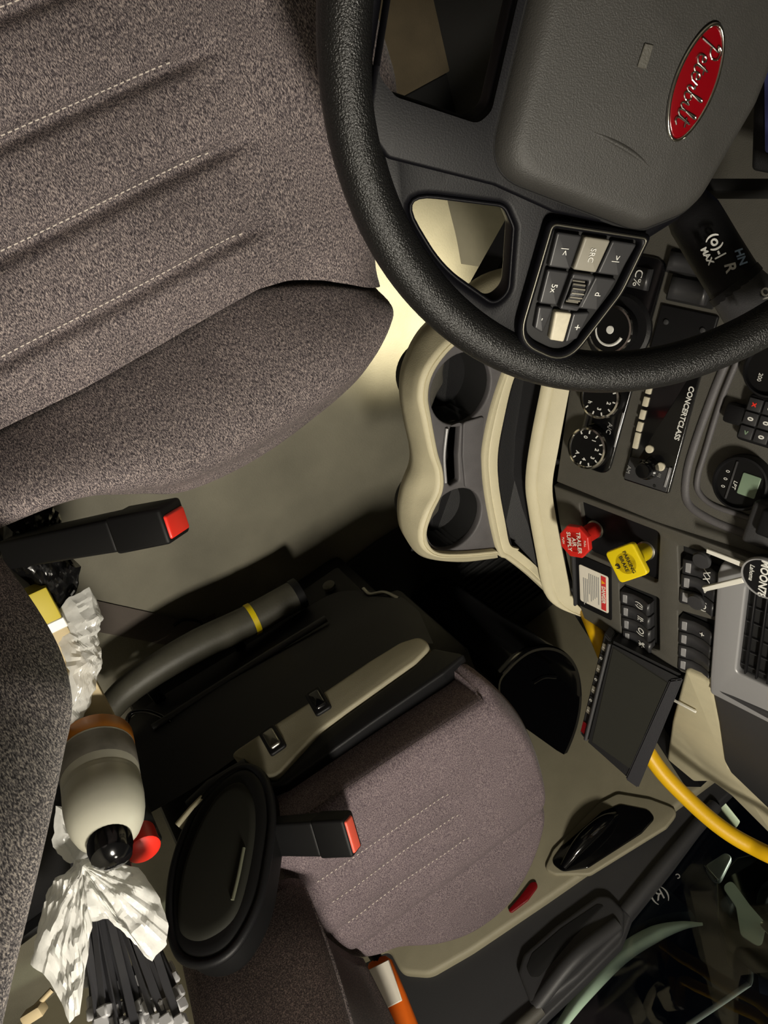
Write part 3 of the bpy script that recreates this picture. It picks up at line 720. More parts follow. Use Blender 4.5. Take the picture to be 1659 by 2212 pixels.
ob('jack', lathe([(0.0018, 0.006), (0.0018, 0.0066), (0.0, 0.0066)], 12), 'deep_black', ra, T3(*loc_uv(FC, 1419, 1048), 0.0))

# ------------------------------------------------------------------ gauges and keypad on the upper panel
def gauge(px, py, r, name, label):
    a = loc_uv(FC, px, py, 0.012)
    g = thing(name, label, 'gauge', FC @ T3(a[0], a[1], 0))
    ob('bezel', lathe([(r, 0.0), (r * 0.99, 0.012), (r * 0.95, 0.016), (r * 0.88, 0.0165), (r * 0.84, 0.0125), (r * 0.84, 0.010)], 48, (True, False)), 'black_plastic', g)
    f = ob('face', lathe([(r * 0.86, 0.009), (r * 0.86, 0.0110), (0.0, 0.0110)], 48), 'dial_black', g)
    return g
g = gauge(1600, 1044, 0.0315, 'digital_gauge', 'round black digital gauge with a green display on the upper dash')
ob('display', plate(fillet([(-0.010, -0.003), (0.015, -0.003), (0.015, 0.017), (-0.010, 0.017)], 0.002), [], 0.002, 0.0005), 'lcd_green', g, T3(-0.003, 0.002, 0.0125))
ob('divider', box(0.045, 0.0022, 0.0015, 0.0004, 1), 'dark_grey', g, T3(0, -0.0105, 0.0120))
for i in range(3):
    ob('key_mark', text('0', 0.006), 'white_print', g, T3(-0.008 + i * 0.009, -0.0175, 0.0114))
ob('lettering', text('LPT', 0.006, shear=0.2), 'white_print', g, T3(0.004, -0.0058, 0.0116))
g2 = gauge(1668, 800, 0.030, 'round_gauge', 'round black gauge at the frame edge just above the steering wheel rim')
ob('lettering', text('200', 0.006), 'white_print', g2, T3(0.010, -0.010, 0.0114))
kp = thing('keypad', 'black keypad with red, white and green marks beside the round gauges', 'keypad', FC @ T3(*loc_uv(FC, 1652, 912, 0.012), 0))
ob('case', plate(fillet([(-0.026, -0.024), (0.026, -0.024), (0.026, 0.05), (-0.026, 0.05)], 0.006), [], 0.014, 0.003), 'black_plastic', kp, T3(0, 0, 0.014))
for r_ in range(3):
    for c in range(4):
        kk = ob('key', box(0.0138, 0.0145, 0.003, 0.001, 2), 'button_dark', kp, T3(-0.0155 + r_ * 0.0155, -0.014 + c * 0.0165, 0.0150))
        mk = {(0, 0): ('x', 'bright_red'), (2, 0): ('>', 'lcd_green')}.get((r_, c), ('0', 'white_print'))
        ob('key_mark', text(mk[0], 0.008, 0.0002, bold=0.0003), mk[1], kk, T3(0, 0, 0.0017))
bt = ob('bolt', lathe([(0.0075, 0.0), (0.0075, 0.003), (0.005, 0.005), (0.0, 0.0055)], 20), 'dash_grey', kp, FC @ T3(*loc_uv(FC, 1586, 884), 0.0), world=True)
bt = ob('mount_arm', box(0.022, 0.03, 0.02, 0.004, 2), 'black_plastic', kp, FC @ T3(*loc_uv(FC, 1602, 895), 0.004), world=True)
hol = thing('phone_holder', 'dark plastic holder at the frame edge below the digital gauge', 'holder', FC @ T3(*loc_uv(FC, 1668, 1125), 0))
ob('arm', box(0.05, 0.035, 0.03, 0.006, 3), 'dark_grey', hol, T3(0, 0.0, 0.016))
ob('clamp', box(0.03, 0.03, 0.02, 0.004, 3), 'black_plastic', hol, T3(-0.008, 0.012, 0.032))

# rockers half hidden behind the wheel spoke and stalk, and a small flush tray
def lone(px, py, lab, icon=None, w_=0.024, h_=0.046):
    c = loc_uv(FC, px, py, 0.0)
    s = thing('rocker_switch', lab, 'switch', FC @ T3(c[0], c[1], 0))
    ob('well', plate(fillet([(-w_ / 2 - .003, -h_ / 2 - .003), (w_ / 2 + .003, -h_ / 2 - .003), (w_ / 2 + .003, h_ / 2 + .008), (-w_ / 2 - .003, h_ / 2 + .008)], 0.002), [], 0.002, 0.0005), 'deep_black', s, T3(0, 0, 0.0012))
    b = ob('cap', ROCK.copy(), 'button_dark', s, T3(0, 0, 0.006) @ MX.Diagonal((w_, h_, 1, 1)))
    if icon: ob('icon', text(icon, 0.014, 0.0002), 'white_print', s, T3(0, 0.008, 0.0088))
lone(1372, 598, 'single rocker switch with a white icon beside the steering wheel buttons', 'C%', 0.024, 0.045)
lone(1492, 628, 'blank rocker switch half hidden below the control stalk', None, 0.024, 0.045)
lone(1490, 570, 'upper blank rocker switch tucked behind the control stalk', None, 0.02, 0.045)
blk = thing('switch_blank', 'flat black blanking plate with two pins above the wheel rim', 'cover', FC @ T3(*loc_uv(FC, 1480, 712), 0))
ob('cover', plate(fillet([(-0.022, -0.034), (0.03, -0.034), (0.03, 0.034), (-0.022, 0.034)], 0.002), [], 0.006, 0.0015), 'black_plastic', blk, T3(0, 0, 0.004))
for y_ in (-0.022, 0.022): ob('pin', lathe([(0.003, 0.003), (0.003, 0.006), (0.0, 0.007)], 12), 'dark_grey', blk, T3(-0.004, y_, 0))

# ------------------------------------------------------------------ air brake valves
def valve(px0, py0, px1, py1, kind):
    a = loc_uv(FV, px0, py0, -0.008)
    o = FV @ V((a[0], a[1], -0.008))
    n = FV.col[2].xyz
    # knob centre on the pixel, standing 55 mm proud
    e = PP(px1, py1, o + n * 0.052, n)
    ax = (e - o).normalized()
    Mf = frame(o, FV.col[0].xyz, FV.col[1].xyz)
    z = ax; x = (FV.col[0].xyz - z * FV.col[0].xyz.dot(z)).normalized(); y = z.cross(x)
    Mf = frame(o, x, y); L = (e - o).length
    if kind == 'red':
        t = thing('trailer_air_valve', 'red octagonal trailer air supply knob on the switch panel', 'knob', Mf)
        mt = 'red_plastic'; out = [(0.0235 * cos(rad(22.5 + 45 * i)), 0.0235 * sin(rad(22.5 + 45 * i))) for i in range(8)]; out = fillet(out, 0.002)
    else:
        t = thing('parking_brake_valve', 'yellow diamond shaped parking brake knob beside the red knob', 'knob', Mf)
        mt = 'yellow_plastic'; s = 0.0215; out = [(p[0], p[1]) for p in fillet([(-s, -s), (s, -s), (s, s), (-s, s)], 0.006)]
    ob('collar', lathe([(0.013, -0.004), (0.013, 0.004), (0.009, 0.006), (0.0, 0.006)], 24), 'steel', t)
    ob('stem', lathe([(0.010, 0.0), (0.0115, 0.004), (0.0115, L - 0.006), (0.014, L - 0.003)], 20), mt, t, T3(0, 0, 0.003))
    k = ob('knob', plate(out, [], 0.009, 0.002, 3), mt, t, T3(0, 0, L) @ RZ(rad(12 if kind == 'red' else 38)))
    if kind == 'red':
        for i, s in enumerate(['TRAILER', 'AIR', 'SUPPLY']):
            ob('lettering', text(s, 0.0082, bold=0.0001), 'sticker_white', k, T3(0, 0.0075 - i * 0.0075, 0.0002))
        for s, yy in (('PUSH', -0.0165), ('PULL', 0.0165)): ob('lettering', text(s, 0.004), 'sticker_white', k, T3(0, yy, 0.0002))
    else:
        for i, s in enumerate(['PARKING', 'BRAKE']):
            ob('lettering', text(s, 0.0072), 'black_print', k, T3(0, 0.005 - i * 0.008, 0.0002) @ RZ(0))
        ob('lettering', text('(P)', 0.006, bold=0.0003), 'black_print', k, T3(0, -0.012, 0.0002))
    return t
valve(1288, 1142, 1240, 1171, 'red')
valve(1397, 1188, 1352, 1217, 'yellow')

# warning sticker and its clear holder
sk = vuv([(1248, 1212), (1316, 1247), (1322, 1325), (1258, 1293)])
sx = thing('warning_sticker', 'white sticker with a red DANGER header below the red knob', 'sticker', FV @ T3(sum(p[0] for p in sk) / 4, sum(p[1] for p in sk) / 4, 0))
c = (sum(p[0] for p in sk) / 4, sum(p[1] for p in sk) / 4)
W_, H_ = 0.068, 0.048
ob('holder', plate(fillet([(-W_ / 2 - .016, -H_ / 2 - 0.008), (W_ / 2 + .012, -H_ / 2 - 0.008), (W_ / 2 + .012, H_ / 2 + 0.004), (-W_ / 2 - .016, H_ / 2 + 0.004)], 0.003), [], 0.002, 0.0005), 'black_plastic', sx, T3(0, 0, 0.0022))
ob('holder_lip', box(W_ + 0.030, 0.004, 0.007, 0.0015, 2), 'dark_grey', sx, T3(-0.002, -H_ / 2 - 0.008, 0.004))
pp = ob('paper', plate(fillet([(-W_ / 2, -H_ / 2), (W_ / 2, -H_ / 2), (W_ / 2, H_ / 2), (-W_ / 2, H_ / 2)], 0.004), [], 0.0008, 0.0002), 'sticker_white', sx, T3(0, 0, 0.0034))
ob('header', plate([(-0.031, 0.0125), (0.031, 0.0125), (0.031, 0.0205), (-0.031, 0.0205)], [], 0.0004, 0.0001), 'sticker_red', pp, T3(0, 0, 0.0004))
ob('lettering', text('DANGER', 0.0078, bold=0.0002), 'sticker_white', pp, T3(0.002, 0.0165, 0.0007))
ob('warning_mark', plate([(-0.0235, 0.0135), (-0.0165, 0.0135), (-0.020, 0.0198)], [], 0.0004, 0.0001), 'sticker_orange', pp, T3(0, 0, 0.0007))
for i in range(9):
    wl = 0.05 - 0.012 * ((i * 7) % 4) / 3
    ob('text_line', box(wl, 0.0013, 0.0004, 0.0, 1), 'grey_print', pp, T3(-0.025 + wl / 2 + (0.012 if i > 5 else 0), 0.0085 - i * 0.0031, 0.0004))

# air freshener clipped to the vent
af = loc_uv(FV, 1652, 1250, 0.03)
fr = thing('air_freshener', 'round black air freshener with white arms clipped to the silver vent', 'air freshener', FV @ T3(af[0], af[1], 0))
ob('disc', lathe([(0.0, 0.018), (0.024, 0.018), (0.0255, 0.021), (0.0255, 0.028), (0.024, 0.030), (0.0, 0.030)], 40), 'black_plastic', fr)
ob('rim', lathe([(0.0255, 0.026), (0.0265, 0.029), (0.0255, 0.0312), (0.0238, 0.0308), (0.0238, 0.029)], 40, (False, False)), 'satin_silver', fr)
for i, (s, sz) in enumerate([('LAKE', 0.012), ('MOON78', 0.012)]):
    ob('lettering', text(s, sz, bold=0.0003), 'white_print', fr, T3(0.001, 0.012 - i * 0.0135, 0.0304))
ob('lettering', text('Lahoma', 0.007, shear=0.3), 'white_print', fr, T3(-0.002, -0.0145, 0.0304))
for (p, q) in [((1527, 1188), (1612, 1222)), ((1520, 1272), (1606, 1252))]:
    a = loc_uv(FV, *p, 0.024); b = loc_uv(FV, *q, 0.024)
    a = V((a[0] - af[0], a[1] - af[1], 0.024)); b = V((b[0] - af[0], b[1] - af[1], 0.024))
    dv = b - a
    ob('arm', box(dv.length, 0.0066, 0.004, 0.0008, 1), 'white_plastic', fr, T3(*((a + b) / 2)) @ RZ(math.atan2(dv.y, dv.x)))

# ------------------------------------------------------------------ steering wheel
tw = 0.373
wc = V((0.4236, 0.436, 0.860)); wu = V((cos(tw), 0, sin(tw))); ww_ = V((0, -1, 0))
al = math.atan2(-0.476, 0.879)
we = ww_ * cos(al) + wu * sin(al); wv = wu * cos(al) - ww_ * sin(al)
FW = frame(wc, we, wv)
sw = thing('steering_wheel', 'black leather steering wheel with grey center pad, turned to the right', 'steering wheel', FW)
RR, rr_ = 0.2125, 0.0162
vs = []; fs = []; NA, NB = 160, 24
for i in range(NA):
    a = 2 * pi * i / NA
    for k in range(NB):
        b = 2 * pi * k / NB
        cx, cz = rr_ * cos(b) * (0.95), rr_ * sin(b)
        vs.append(((RR + cx) * cos(a), (RR + cx) * sin(a), cz))
for i in range(NA):
    for k in range(NB):
        j, l = (i + 1) % NA, (k + 1) % NB
        fs.append((i * NB + k, j * NB + k, j * NB + l, i * NB + l))
ob('rim', mesh(vs, fs), 'wheel_leather', sw, label='grained black leather rim')
HX = 0.014
def mir(L): return [(2 * HX - x, y) for x, y in L][::-1]
arc = lambda r, a0, a1, n=16: [(r * cos(rad(lerp(a0, a1, i / n))), r * sin(rad(lerp(a0, a1, i / n)))) for i in range(n + 1)]
holeA = [(HX, -0.196), (0.046, -0.192), (0.056, -0.178), (0.062, -0.128), (0.054, -0.120), (HX, -0.120)]
holeA = fillet(holeA[1:-1] + mir(holeA[1:-1]), 0.012)
holeB = [(0.108, -0.166), (0.106, -0.094), (0.118, -0.084), (0.160, -0.075), (0.170, -0.083), (0.150, -0.126)]
hB = fillet(holeB, [0.012, 0.010, 0.008, 0.012, 0.012, 0.10], 7)
right = arc(0.205, -90, -4, 30) + [(0.200, -0.010), (0.150, 0.010), (0.112, 0.016), (0.098, 0.032)]
outl = right + [(HX, 0.048)] + [(-0.070, 0.032), (-0.084, 0.016), (-0.15, 0.010), (-0.200, -0.010)] + arc(0.205, 184, 270, 30)[:-1]
ob('spoke_frame', plate(outl, [holeA, hB, mir(hB)], 0.022, 0.005, 3), 'wheel_plastic', sw, T3(0, 0, 0.004))
# satin trim around the lower opening
tr = [(HX, -0.203), (0.076, -0.192), (0.090, -0.176), (0.095, -0.106), (0.105, -0.062), (0.108, 0.006), (HX, 0.006)]
tr = fillet(tr[1:-1] + mir(tr[1:-1]), 0.008)
hA2 = fillet([(x, y) for x, y in [(0.050, -0.192), (0.060, -0.178), (0.066, -0.124), (0.056, -0.116)]] + mir([(0.050, -0.192), (0.060, -0.178), (0.066, -0.124), (0.056, -0.116)]), 0.012)
ob('lower_bezel', plate(tr, [hA2], 0.008, 0.003, 3), 'wheel_plastic', sw, T3(0, 0, 0.0085))
# lip around the right opening
ob('opening_lip', tube([(x, y, 0.0025) for x, y in hB], 0.0014, 8, closed=True), 'wheel_plastic', sw)
# centre pad: pillow from an outline
pr_ = [(0.089, -0.114), (0.1085, 0.000), (0.090, 0.033), (HX + 0.010, 0.047)]
po = fillet(pr_ + mir(pr_), [0.030, 0.022, 0.030, 0.02, 0.02, 0.030, 0.022, 0.030], 10)
def pillow(out, zb, zt, edge=0.14, rings=16, c=None, dome=0.004, lip=0.0):
    n = len(out); c = c or (sum(p[0] for p in out) / n, sum(p[1] for p in out) / n)
    vs = []; fs = []
    prof = [(1.0, zb)] + [(1 - edge * (1 - cos(pi / 2 * k / 8)), zb + (zt - zb) * sin(pi / 2 * k / 8)) for k in range(1, 9)] + [((1 - edge) * (1 - k / rings), zt + dome * sin(pi / 2 * k / rings)) for k in range(1, rings)]
    for s, z in prof:
        for p in out: vs.append((c[0] + (p[0] - c[0]) * s, c[1] + (p[1] - c[1]) * s, z))
    for i in range(len(prof) - 1):
        for k in range(n): l = (k + 1) % n; fs.append((i * n + k, i * n + l, (i + 1) * n + l, (i + 1) * n + k))
    vs.append((c[0], c[1], zt + dome)); L = len(prof) - 1
    for k in range(n): fs.append((L * n + k, L * n + (k + 1) % n, len(vs) - 1))
    return fixn(mesh(vs, fs, True))
pad = ob('center_pad', pillow(po, 0.004, 0.020, 0.16, 14, None, 0.004), 'pad_grey', sw, label='grey airbag pad')
ob('pad_seam', tube([(x, y, 0.0072) for x, y in po], 0.0016, 6, closed=True), 'deep_black', sw)
ob('horn_mark', box(0.012, 0.006, 0.001, 0.0004, 1), 'dash_grey', pad, T3(0.012, -0.042, 0.0238))
ob('pad_crease', tube(crom([(0.052, -0.078, 0.0205), (0.056, -0.050, 0.0207), (0.064, -0.022, 0.0205), (0.078, 0.004, 0.0195)], 8), [0.0022 * sin(pi * (i + 0.5) / 25) for i in range(25)], 8), 'pad_grey', pad)
# oval badge
bx, by = 0.020, -0.006
EM = T3(bx, by, 0.0232)
ov = []
for i in range(60):
    a = 2 * pi * i / 60
    ov.append((0.0295 * cos(a) * (1.0), 0.0128 * sin(a) * (1 - 0.12 * cos(a) ** 2)))
bd = ob('badge', pillow(ov, 0.0, 0.0022, 0.06, 6, (0, 0), 0.0012), 'enamel_red', sw, EM, label='red oval badge with chrome rim and script')
ob('badge_rim', tube([(x * 1.02, y * 1.03, 0.0018) for x, y in ov], 0.0011, 10, closed=True), 'chrome', bd)
# chrome script lettering as raised strokes (baseline y=0, unit = letter height)
SCR = [
 [(0.0, -0.1), (0.10, 0.55), (0.18, 1.05), (0.02, 0.95), (0.10, 1.18), (0.40, 1.15), (0.48, 0.85), (0.32, 0.60), (0.12, 0.58)],
 [(0.50, 0.28), (0.70, 0.34), (0.66, 0.52), (0.52, 0.45), (0.50, 0.15), (0.62, 0.0), (0.80, 0.12)],
 [(0.80, 0.12), (0.95, 0.85), (0.88, 0.15), (0.98, 0.0), (1.10, 0.12)],
 [(0.82, 0.58), (1.12, 0.62)],
 [(1.12, 0.28), (1.32, 0.34), (1.28, 0.52), (1.14, 0.45), (1.12, 0.15), (1.24, 0.0), (1.40, 0.12)],
 [(1.40, 0.12), (1.50, 0.52), (1.56, 0.42), (1.68, 0.46), (1.62, 0.15), (1.70, 0.0), (1.80, 0.12)],
 [(1.80, 0.12), (1.98, 1.0), (1.90, 1.05), (1.86, 0.1), (2.02, 0.0), (2.14, 0.25), (2.02, 0.45), (1.90, 0.36)],
 [(2.16, 0.3), (2.26, 0.45), (2.24, 0.1), (2.34, 0.0), (2.44, 0.12)],
 [(2.44, 0.12), (2.62, 1.0), (2.54, 1.05), (2.50, 0.12), (2.60, 0.0), (2.72, 0.12)],
 [(2.72, 0.12), (2.88, 0.9), (2.80, 0.15), (2.92, 0.0), (3.08, 0.14)],
 [(2.70, 0.60), (3.06, 0.66)],
]
for s in SCR:
    P = [((x - 1.5) * 0.0142 + (y - 0.45) * 0.002, (y - 0.48) * 0.0112, 0.0034) for x, y in s]
    ob('script_stroke', tube(crom(P, 5), 0.00062, 7), 'chrome', bd)
# switch pod on the right spoke
spo = fillet([(0.108, -0.066), (0.108, 0.010), (0.148, 0.005), (0.207, -0.020), (0.194, -0.066)], [0.006, 0.004, 0.05, 0.022, 0.026], 8)
spi = fillet([(0.113, -0.060), (0.113, 0.003), (0.148, -0.002), (0.199, -0.023), (0.187, -0.060)], [0.003, 0.003, 0.04, 0.018, 0.020], 8)
spm = fillet([(0.1105, -0.063), (0.1105, 0.0065), (0.148, 0.0015), (0.203, -0.0215), (0.1905, -0.063)], [0.004, 0.003, 0.045, 0.020, 0.023], 8)
pod = ob('switch_pod', plate(spo, [spi], 0.012, 0.0035, 3), 'wheel_plastic', sw, T3(0, 0, 0.014), label='button pod with glossy surround')
ob('pod_floor', plate(spi, [], 0.002, 0.0005), 'deep_black', pod, T3(0, 0, -0.006))
ob('pod_edge', tube([(x, y, -0.0005) for x, y in spm], 0.0010, 8, closed=True), 'dark_metal', pod)
def btn(q, mt, s=None, sz=0.0085, zh=0.002):
    b = ob('button', plate(fillet(q, 0.0016), [], 0.007, 0.0014, 2), mt, sw, T3(0, 0, 0.013 + zh - 0.002))
    if s:
        c = (sum(p[0] for p in q) / 4, sum(p[1] for p in q) / 4)
        ob('symbol', text(s, sz * 0.72, 0.0003), 'white_print', b, T3(c[0], c[1], 0.0003) @ RZ(rad(2)))
lw = lambda e: lerp(-0.058, -0.0545, (e - 0.115) / 0.07); up = lambda e: lerp(0.001, -0.019, max(0, (e - 0.12) / 0.07))
def cell(e0, e1, a, b):
    f = lambda e, t: (e, lerp(lw(e), up(e), t))
    return [f(e0, a), f(e1, a), f(e1, b), f(e0, b)]
C3 = [(0.0, 0.305), (0.335, 0.655), (0.685, 1.0)]
btn(cell(0.1150, 0.1375, *C3[0]), 'button_dark', '|<'); btn(cell(0.1150, 0.1370, *C3[1]), 'button_grey', 'SRC', 0.0075, 0.003); btn(cell(0.1150, 0.1375, *C3[2]), 'button_dark', '>|')
btn(cell(0.1390, 0.1625, *C3[0]), 'button_dark', '5x'); btn(cell(0.1395, 0.1625, *C3[2]), 'button_dark', 'd')
btn([(0.1640, -0.0555), (0.1800, -0.0535), (0.1830, -0.0460), (0.1640, -0.0440)], 'button_dark', '-')
btn([(0.1660, -0.0425), (0.1865, -0.0400), (0.1870, -0.0290), (0.1660, -0.0300)], 'button_pale', None, 0.006, 0.0035)
btn([(0.1660, -0.0285), (0.1885, -0.0275), (0.1840, -0.0190), (0.1640, -0.0155)], 'button_dark', '+', 0.011)
sc = cell(0.1385, 0.1640, *C3[1]); c = (sum(p[0] for p in sc) / 4, sum(p[1] for p in sc) / 4)
ob('scroll_frame', plate(fillet(sc, 0.002), [fillet([(c[0] - 0.0085, c[1] - 0.0062), (c[0] + 0.0085, c[1] - 0.0062), (c[0] + 0.0085, c[1] + 0.0062), (c[0] - 0.0085, c[1] + 0.0062)], 0.001)], 0.008, 0.0012), 'button_dark', sw, T3(0, 0, 0.0155))
scw = ob('scroll_wheel', xf(lathe([(0.0, -0.0048), (0.0078, -0.0048), (0.0082, -0.0038), (0.0082, 0.0038), (0.0078, 0.0048), (0.0, 0.0048)], 26), MX.Rotation(pi / 2, 4, 'X')), 'dark_grey', sw, T3(c[0], c[1], 0.0090))
for i in range(-3, 4):
    a = rad(i * 20)
    ob('scroll_rib', box(0.0009, 0.0092, 0.001, 0.0, 1), 'button_grey', scw, T3(0.0083 * sin(a), 0, 0.0083 * cos(a)) @ MX.Rotation(a, 4, 'Y'))
# steering column behind the wheel
cn = FW.col[2].xyz
colm = thing('steering_column', 'dark grey steering column shroud under the wheel', 'steering column', wc - cn * 0.05)
ob('shroud', tube([wc - cn * 0.03, wc - cn * 0.065, wc + V((0.11, 0, -0.12)), wc + V((0.24, 0, -0.20)), wc + V((0.42, 0, -0.30))], [0.042, 0.052, 0.056, 0.056, 0.05], 24), 'black_plastic', colm, world=True)
ob('hub', tube([wc - cn * 0.002, wc - cn * 0.035], 0.04, 24), 'wheel_plastic', colm, world=True)
ob('shroud_slot', box(0.16, 0.012, 0.02, 0.003, 2), 'deep_black', colm, frame(PD(1605, 408, 0.68), R_, D_), world=True)
# control stalk with white markings
sk_ = thing('control_stalk', 'black control stalk with white markings reaching out from the column', 'stalk', PD(1480, 470, 0.66))
sp0 = [PD(1452, 400, 0.66), PD(1500, 470, 0.66), PD(1545, 545, 0.655), PD(1592, 620, 0.65)]
ob('stalk_arm', tube(crom(sp0, 8), [0.014 + 0.008 * min(1, i / 8) for i in range(25)], 18), 'black_plastic', sk_, world=True)
sp1 = [PD(1590, 618, 0.65), PD(1625, 660, 0.648), PD(1662, 705, 0.646)]
ob('stalk_cone', tube(crom(sp1, 6), [0.0225 + 0.006 * i / 12 for i in range(13)], 20), 'dark_grey', sk_, world=True)
ob('stalk_collar', tube([PD(1583, 609, 0.65), PD(1594, 622, 0.65)], 0.0235, 20), 'black_plastic', sk_, world=True)
for (px, py, s, sz, mt_, ro) in [(1545, 522, '(o)', 0.016, 'white_print', 60), (1527, 553, 'MAX', 0.009, 'white_print', 62), (1556, 548, '-|', 0.014, 'white_print', 62), (1577, 578, 'R', 0.017, 'white_print', 75), (1600, 555, 'HN', 0.012, 'blue_print', 70)]:
    D = 0.650 - 0.0235
    ax = (sp0[-1] - sp0[0]).normalized(); fx = R_ * cos(rad(ro)) + D_ * sin(rad(ro)); fy = -(-R_ * sin(rad(ro)) + D_ * cos(rad(ro)))
    ob('marking', text(s, sz * 0.75, 0.0005, bold=0.0002), mt_, sk_, frame(PD(px, py, D), fx, fy), world=True)
for (px, py, s, sz, ro) in [(1602, 697, '%', 0.012, 60), (1655, 640, 'ON', 0.012, 75)]:
    fx = R_ * cos(rad(ro)) + D_ * sin(rad(ro)); fy = -(-R_ * sin(rad(ro)) + D_ * cos(rad(ro)))
    ob('marking', text(s, sz * 0.75, 0.0005, bold=0.0002), 'white_print', sk_, frame(PD(px, py, 0.616), fx, fy), world=True)
# instrument screen edge at the right border
scn = thing('instrument_screen', 'dim blue screen at the frame edge behind the steering wheel', 'screen', PD(1690, 230, 0.70))
FS = frame(PD(1700, 230, 0.70), -wc.__class__((0.25, 0.95, 0)), V((0.35, -0.1, 0.93)))
a0 = [loc_uv(FS, *p) for p in [(1650, 130), (1652, 330), (1760, 340), (1760, 100)]]
ob('glass', plate(fillet(a0, 0.004), [], 0.004, 0.001), 'screen_blue', scn, FS, world=True)
a1 = [loc_uv(FS, *p) for p in [(1628, 90), (1620, 370), (1780, 400), (1780, 60)]]
ob('bezel', plate(fillet(a1, 0.006), [], 0.012, 0.003), 'black_plastic', scn, FS @ T3(0, 0, -0.0045), world=True)
# driver side knee panel and pedal seen through the wheel openings
kp_ = thing('knee_panel', 'grey knee panel and pedal tower behind the right wheel opening', 'panel', (0.75, 0.2, 0))
A = crom([PZ(958, 380, 0.0), PZ(968, 440, 0.0), PZ(985, 510, 0.0), PZ(996, 570, 0.0)], 6)
vs = []; fs = []
for i, p in enumerate(A):
    for k in range(9):
        t = k / 8
        vs.append(p + V((0.0 + 0.05 * t + 0.03 * t * t, 0.0 - 0.01 * t, 0.30 * sin(t * pi / 2) ** 1.2)))
for i in range(len(A) - 1):
    for k in range(8): fs.append((i * 9 + k, i * 9 + k + 1, (i + 1) * 9 + k + 1, (i + 1) * 9 + k))
ob('panel_skin', fixn(mesh(vs, fs)), 'dash_grey', kp_, world=True)
pd = thing('brake_pedal', 'black pedal in the dark driver footwell seen through the wheel', 'pedal', (0.78, 0.52, 0))
ob('pad', box(0.02, 0.12, 0.10, 0.006, 2), 'black_plastic', pd, T3(-0.08, 0.04, 0.16) @ MX.Rotation(rad(-40), 4, 'Y'))
ob('arm', tube([V((-0.07, 0.04, 0.16)), V((0.02, 0.04, 0.25)), V((0.12, 0.04, 0.42))], 0.012, 10), 'black_plastic', pd)
ac = thing('accelerator_pedal', 'long black accelerator pedal beside the brake pedal in the driver footwell', 'pedal', (0.99, 0.30, 0))
ob('pad', box(0.26, 0.08, 0.02, 0.006, 2), 'black_plastic', ac, T3(0.0, 0.0, 0.12) @ MX.Rotation(rad(-42), 4, 'Y'))

dm = thing('driver_floor_mat', 'brown carpet mat, colored dark for the dim driver footwell, seen through the lower wheel opening', 'floor mat', PZ(920, 60, 0.0))
mp_ = [(p.x, p.y) for p in [PZ(a, b, 0.012) for a, b in [(700, -120), (1180, -120), (1150, 30), (1050, 112), (862, 214), (848, 198), (828, 206), (812, 176), (760, 20)]]]
ob('carpet', xf(plate(mp_, [], 0.012, 0.003), T3(0, 0, 0.0125)), 'carpet_brown', dm, world=True)  # brown carpet, its color kept dark to stand in for footwell dimness
hp_ = [(p.x, p.y) for p in [PZ(a, b, 0.006) for a, b in [(790, 170), (862, 214), (1050, 112), (1180, 20), (1180, 280), (1040, 300), (820, 262)]]]
ob('dark_edge', xf(plate(hp_, [], 0.006, 0.002), T3(0, 0, 0.0065)), 'deep_black', dm, world=True)  # near-black plate along the carpet's edge

# ------------------------------------------------------------------ driver's seat
ds = thing('truck_seat', 'near fabric driver seat with stitched channels, filling the upper left', 'seat', (0.03, 0.48, 0))
ZS = 0.58
seam_px = [(0, 945), (200, 850), (400, 730), (560, 640), (620, 625), (700, 618), (820, 630)]
sm = [PZ(a, b, ZS) for a, b in seam_px]
YSE = [(-0.4, 0.335), (-0.05, 0.328), (0.03, 0.3245), (0.12, 0.326), (0.197, 0.327), (0.225, 0.321), (0.257, 0.307), (0.285, 0.291), (0.309, 0.275), (0.34, 0.255), (0.36, 0.25)]
yc = 0.476
chan = [PZ(0, 310, ZS).y, PZ(0, 560, ZS).y, PZ(0, 790, ZS).y]
chan = [chan[0] + 0.0655] + chan
prof = [(x, ZS - 0.0) for x in [-0.30 + 0.006 * i for i in range(94)]]      # to x = 0.258
for k in range(1, 15):
    a = pi / 2 * k / 14
    prof.append((0.258 + 0.085 * sin(a), ZS - 0.085 * (1 - cos(a)) ** 1.0 * 0.9))
prof += [(0.343, ZS - 0.10), (0.338, ZS - 0.14), (0.325, ZS - 0.18)]
NYs = 150
def top_z(x, y, z):
    e = sst(0.0, 0.03, abs(y - interp(YSE, x))) if y < yc else 1
    dz = 0.006 * (sst(0.30, 0.36, y) if y < yc else 1)
    for c in chan:
        if x < 0.225:
            k = 1 - sst(0.195, 0.215, x)
            dy = y - c
            dz -= k * (0.013 * math.exp(-(dy / 0.0065) ** 2) + 0.005 * math.exp(-((dy + 0.008) / 0.016) ** 2))
    dz += 0.004 * NZ.noise(V((x * 9, y * 9, 0)))
    dz -= 0.020 * (1 - sst(-0.01, 0.055, y - interp(YSE, x))) * (1 - sst(0.22, 0.30, x) * 0.7)
    return z + dz
vs = []; fs = []
for i, (x, z) in enumerate(prof):
    ys = interp(YSE, min(x, 0.36)) if i < 94 + 14 else 0.252
    if i >= 94: ys = interp(YSE, x)
    yl = 2 * yc - ys
    for j in range(NYs):
        y = lerp(ys, yl, j / (NYs - 1)); vs.append((x + 0.075 * sst(0.10, 0.34, x) * sst(0.27, 0.44, y) * sst(2 * yc - 0.27, 2 * yc - 0.44, y), y, top_z(x, y, z)))
for i in range(len(prof) - 1):
    for j in range(NYs - 1): fs.append((i * NYs + j, (i + 1) * NYs + j, (i + 1) * NYs + j + 1, i * NYs + j + 1))
ob('cushion_top', fixn(mesh(vs, fs)), 'seat_fabric', ds, world=True)
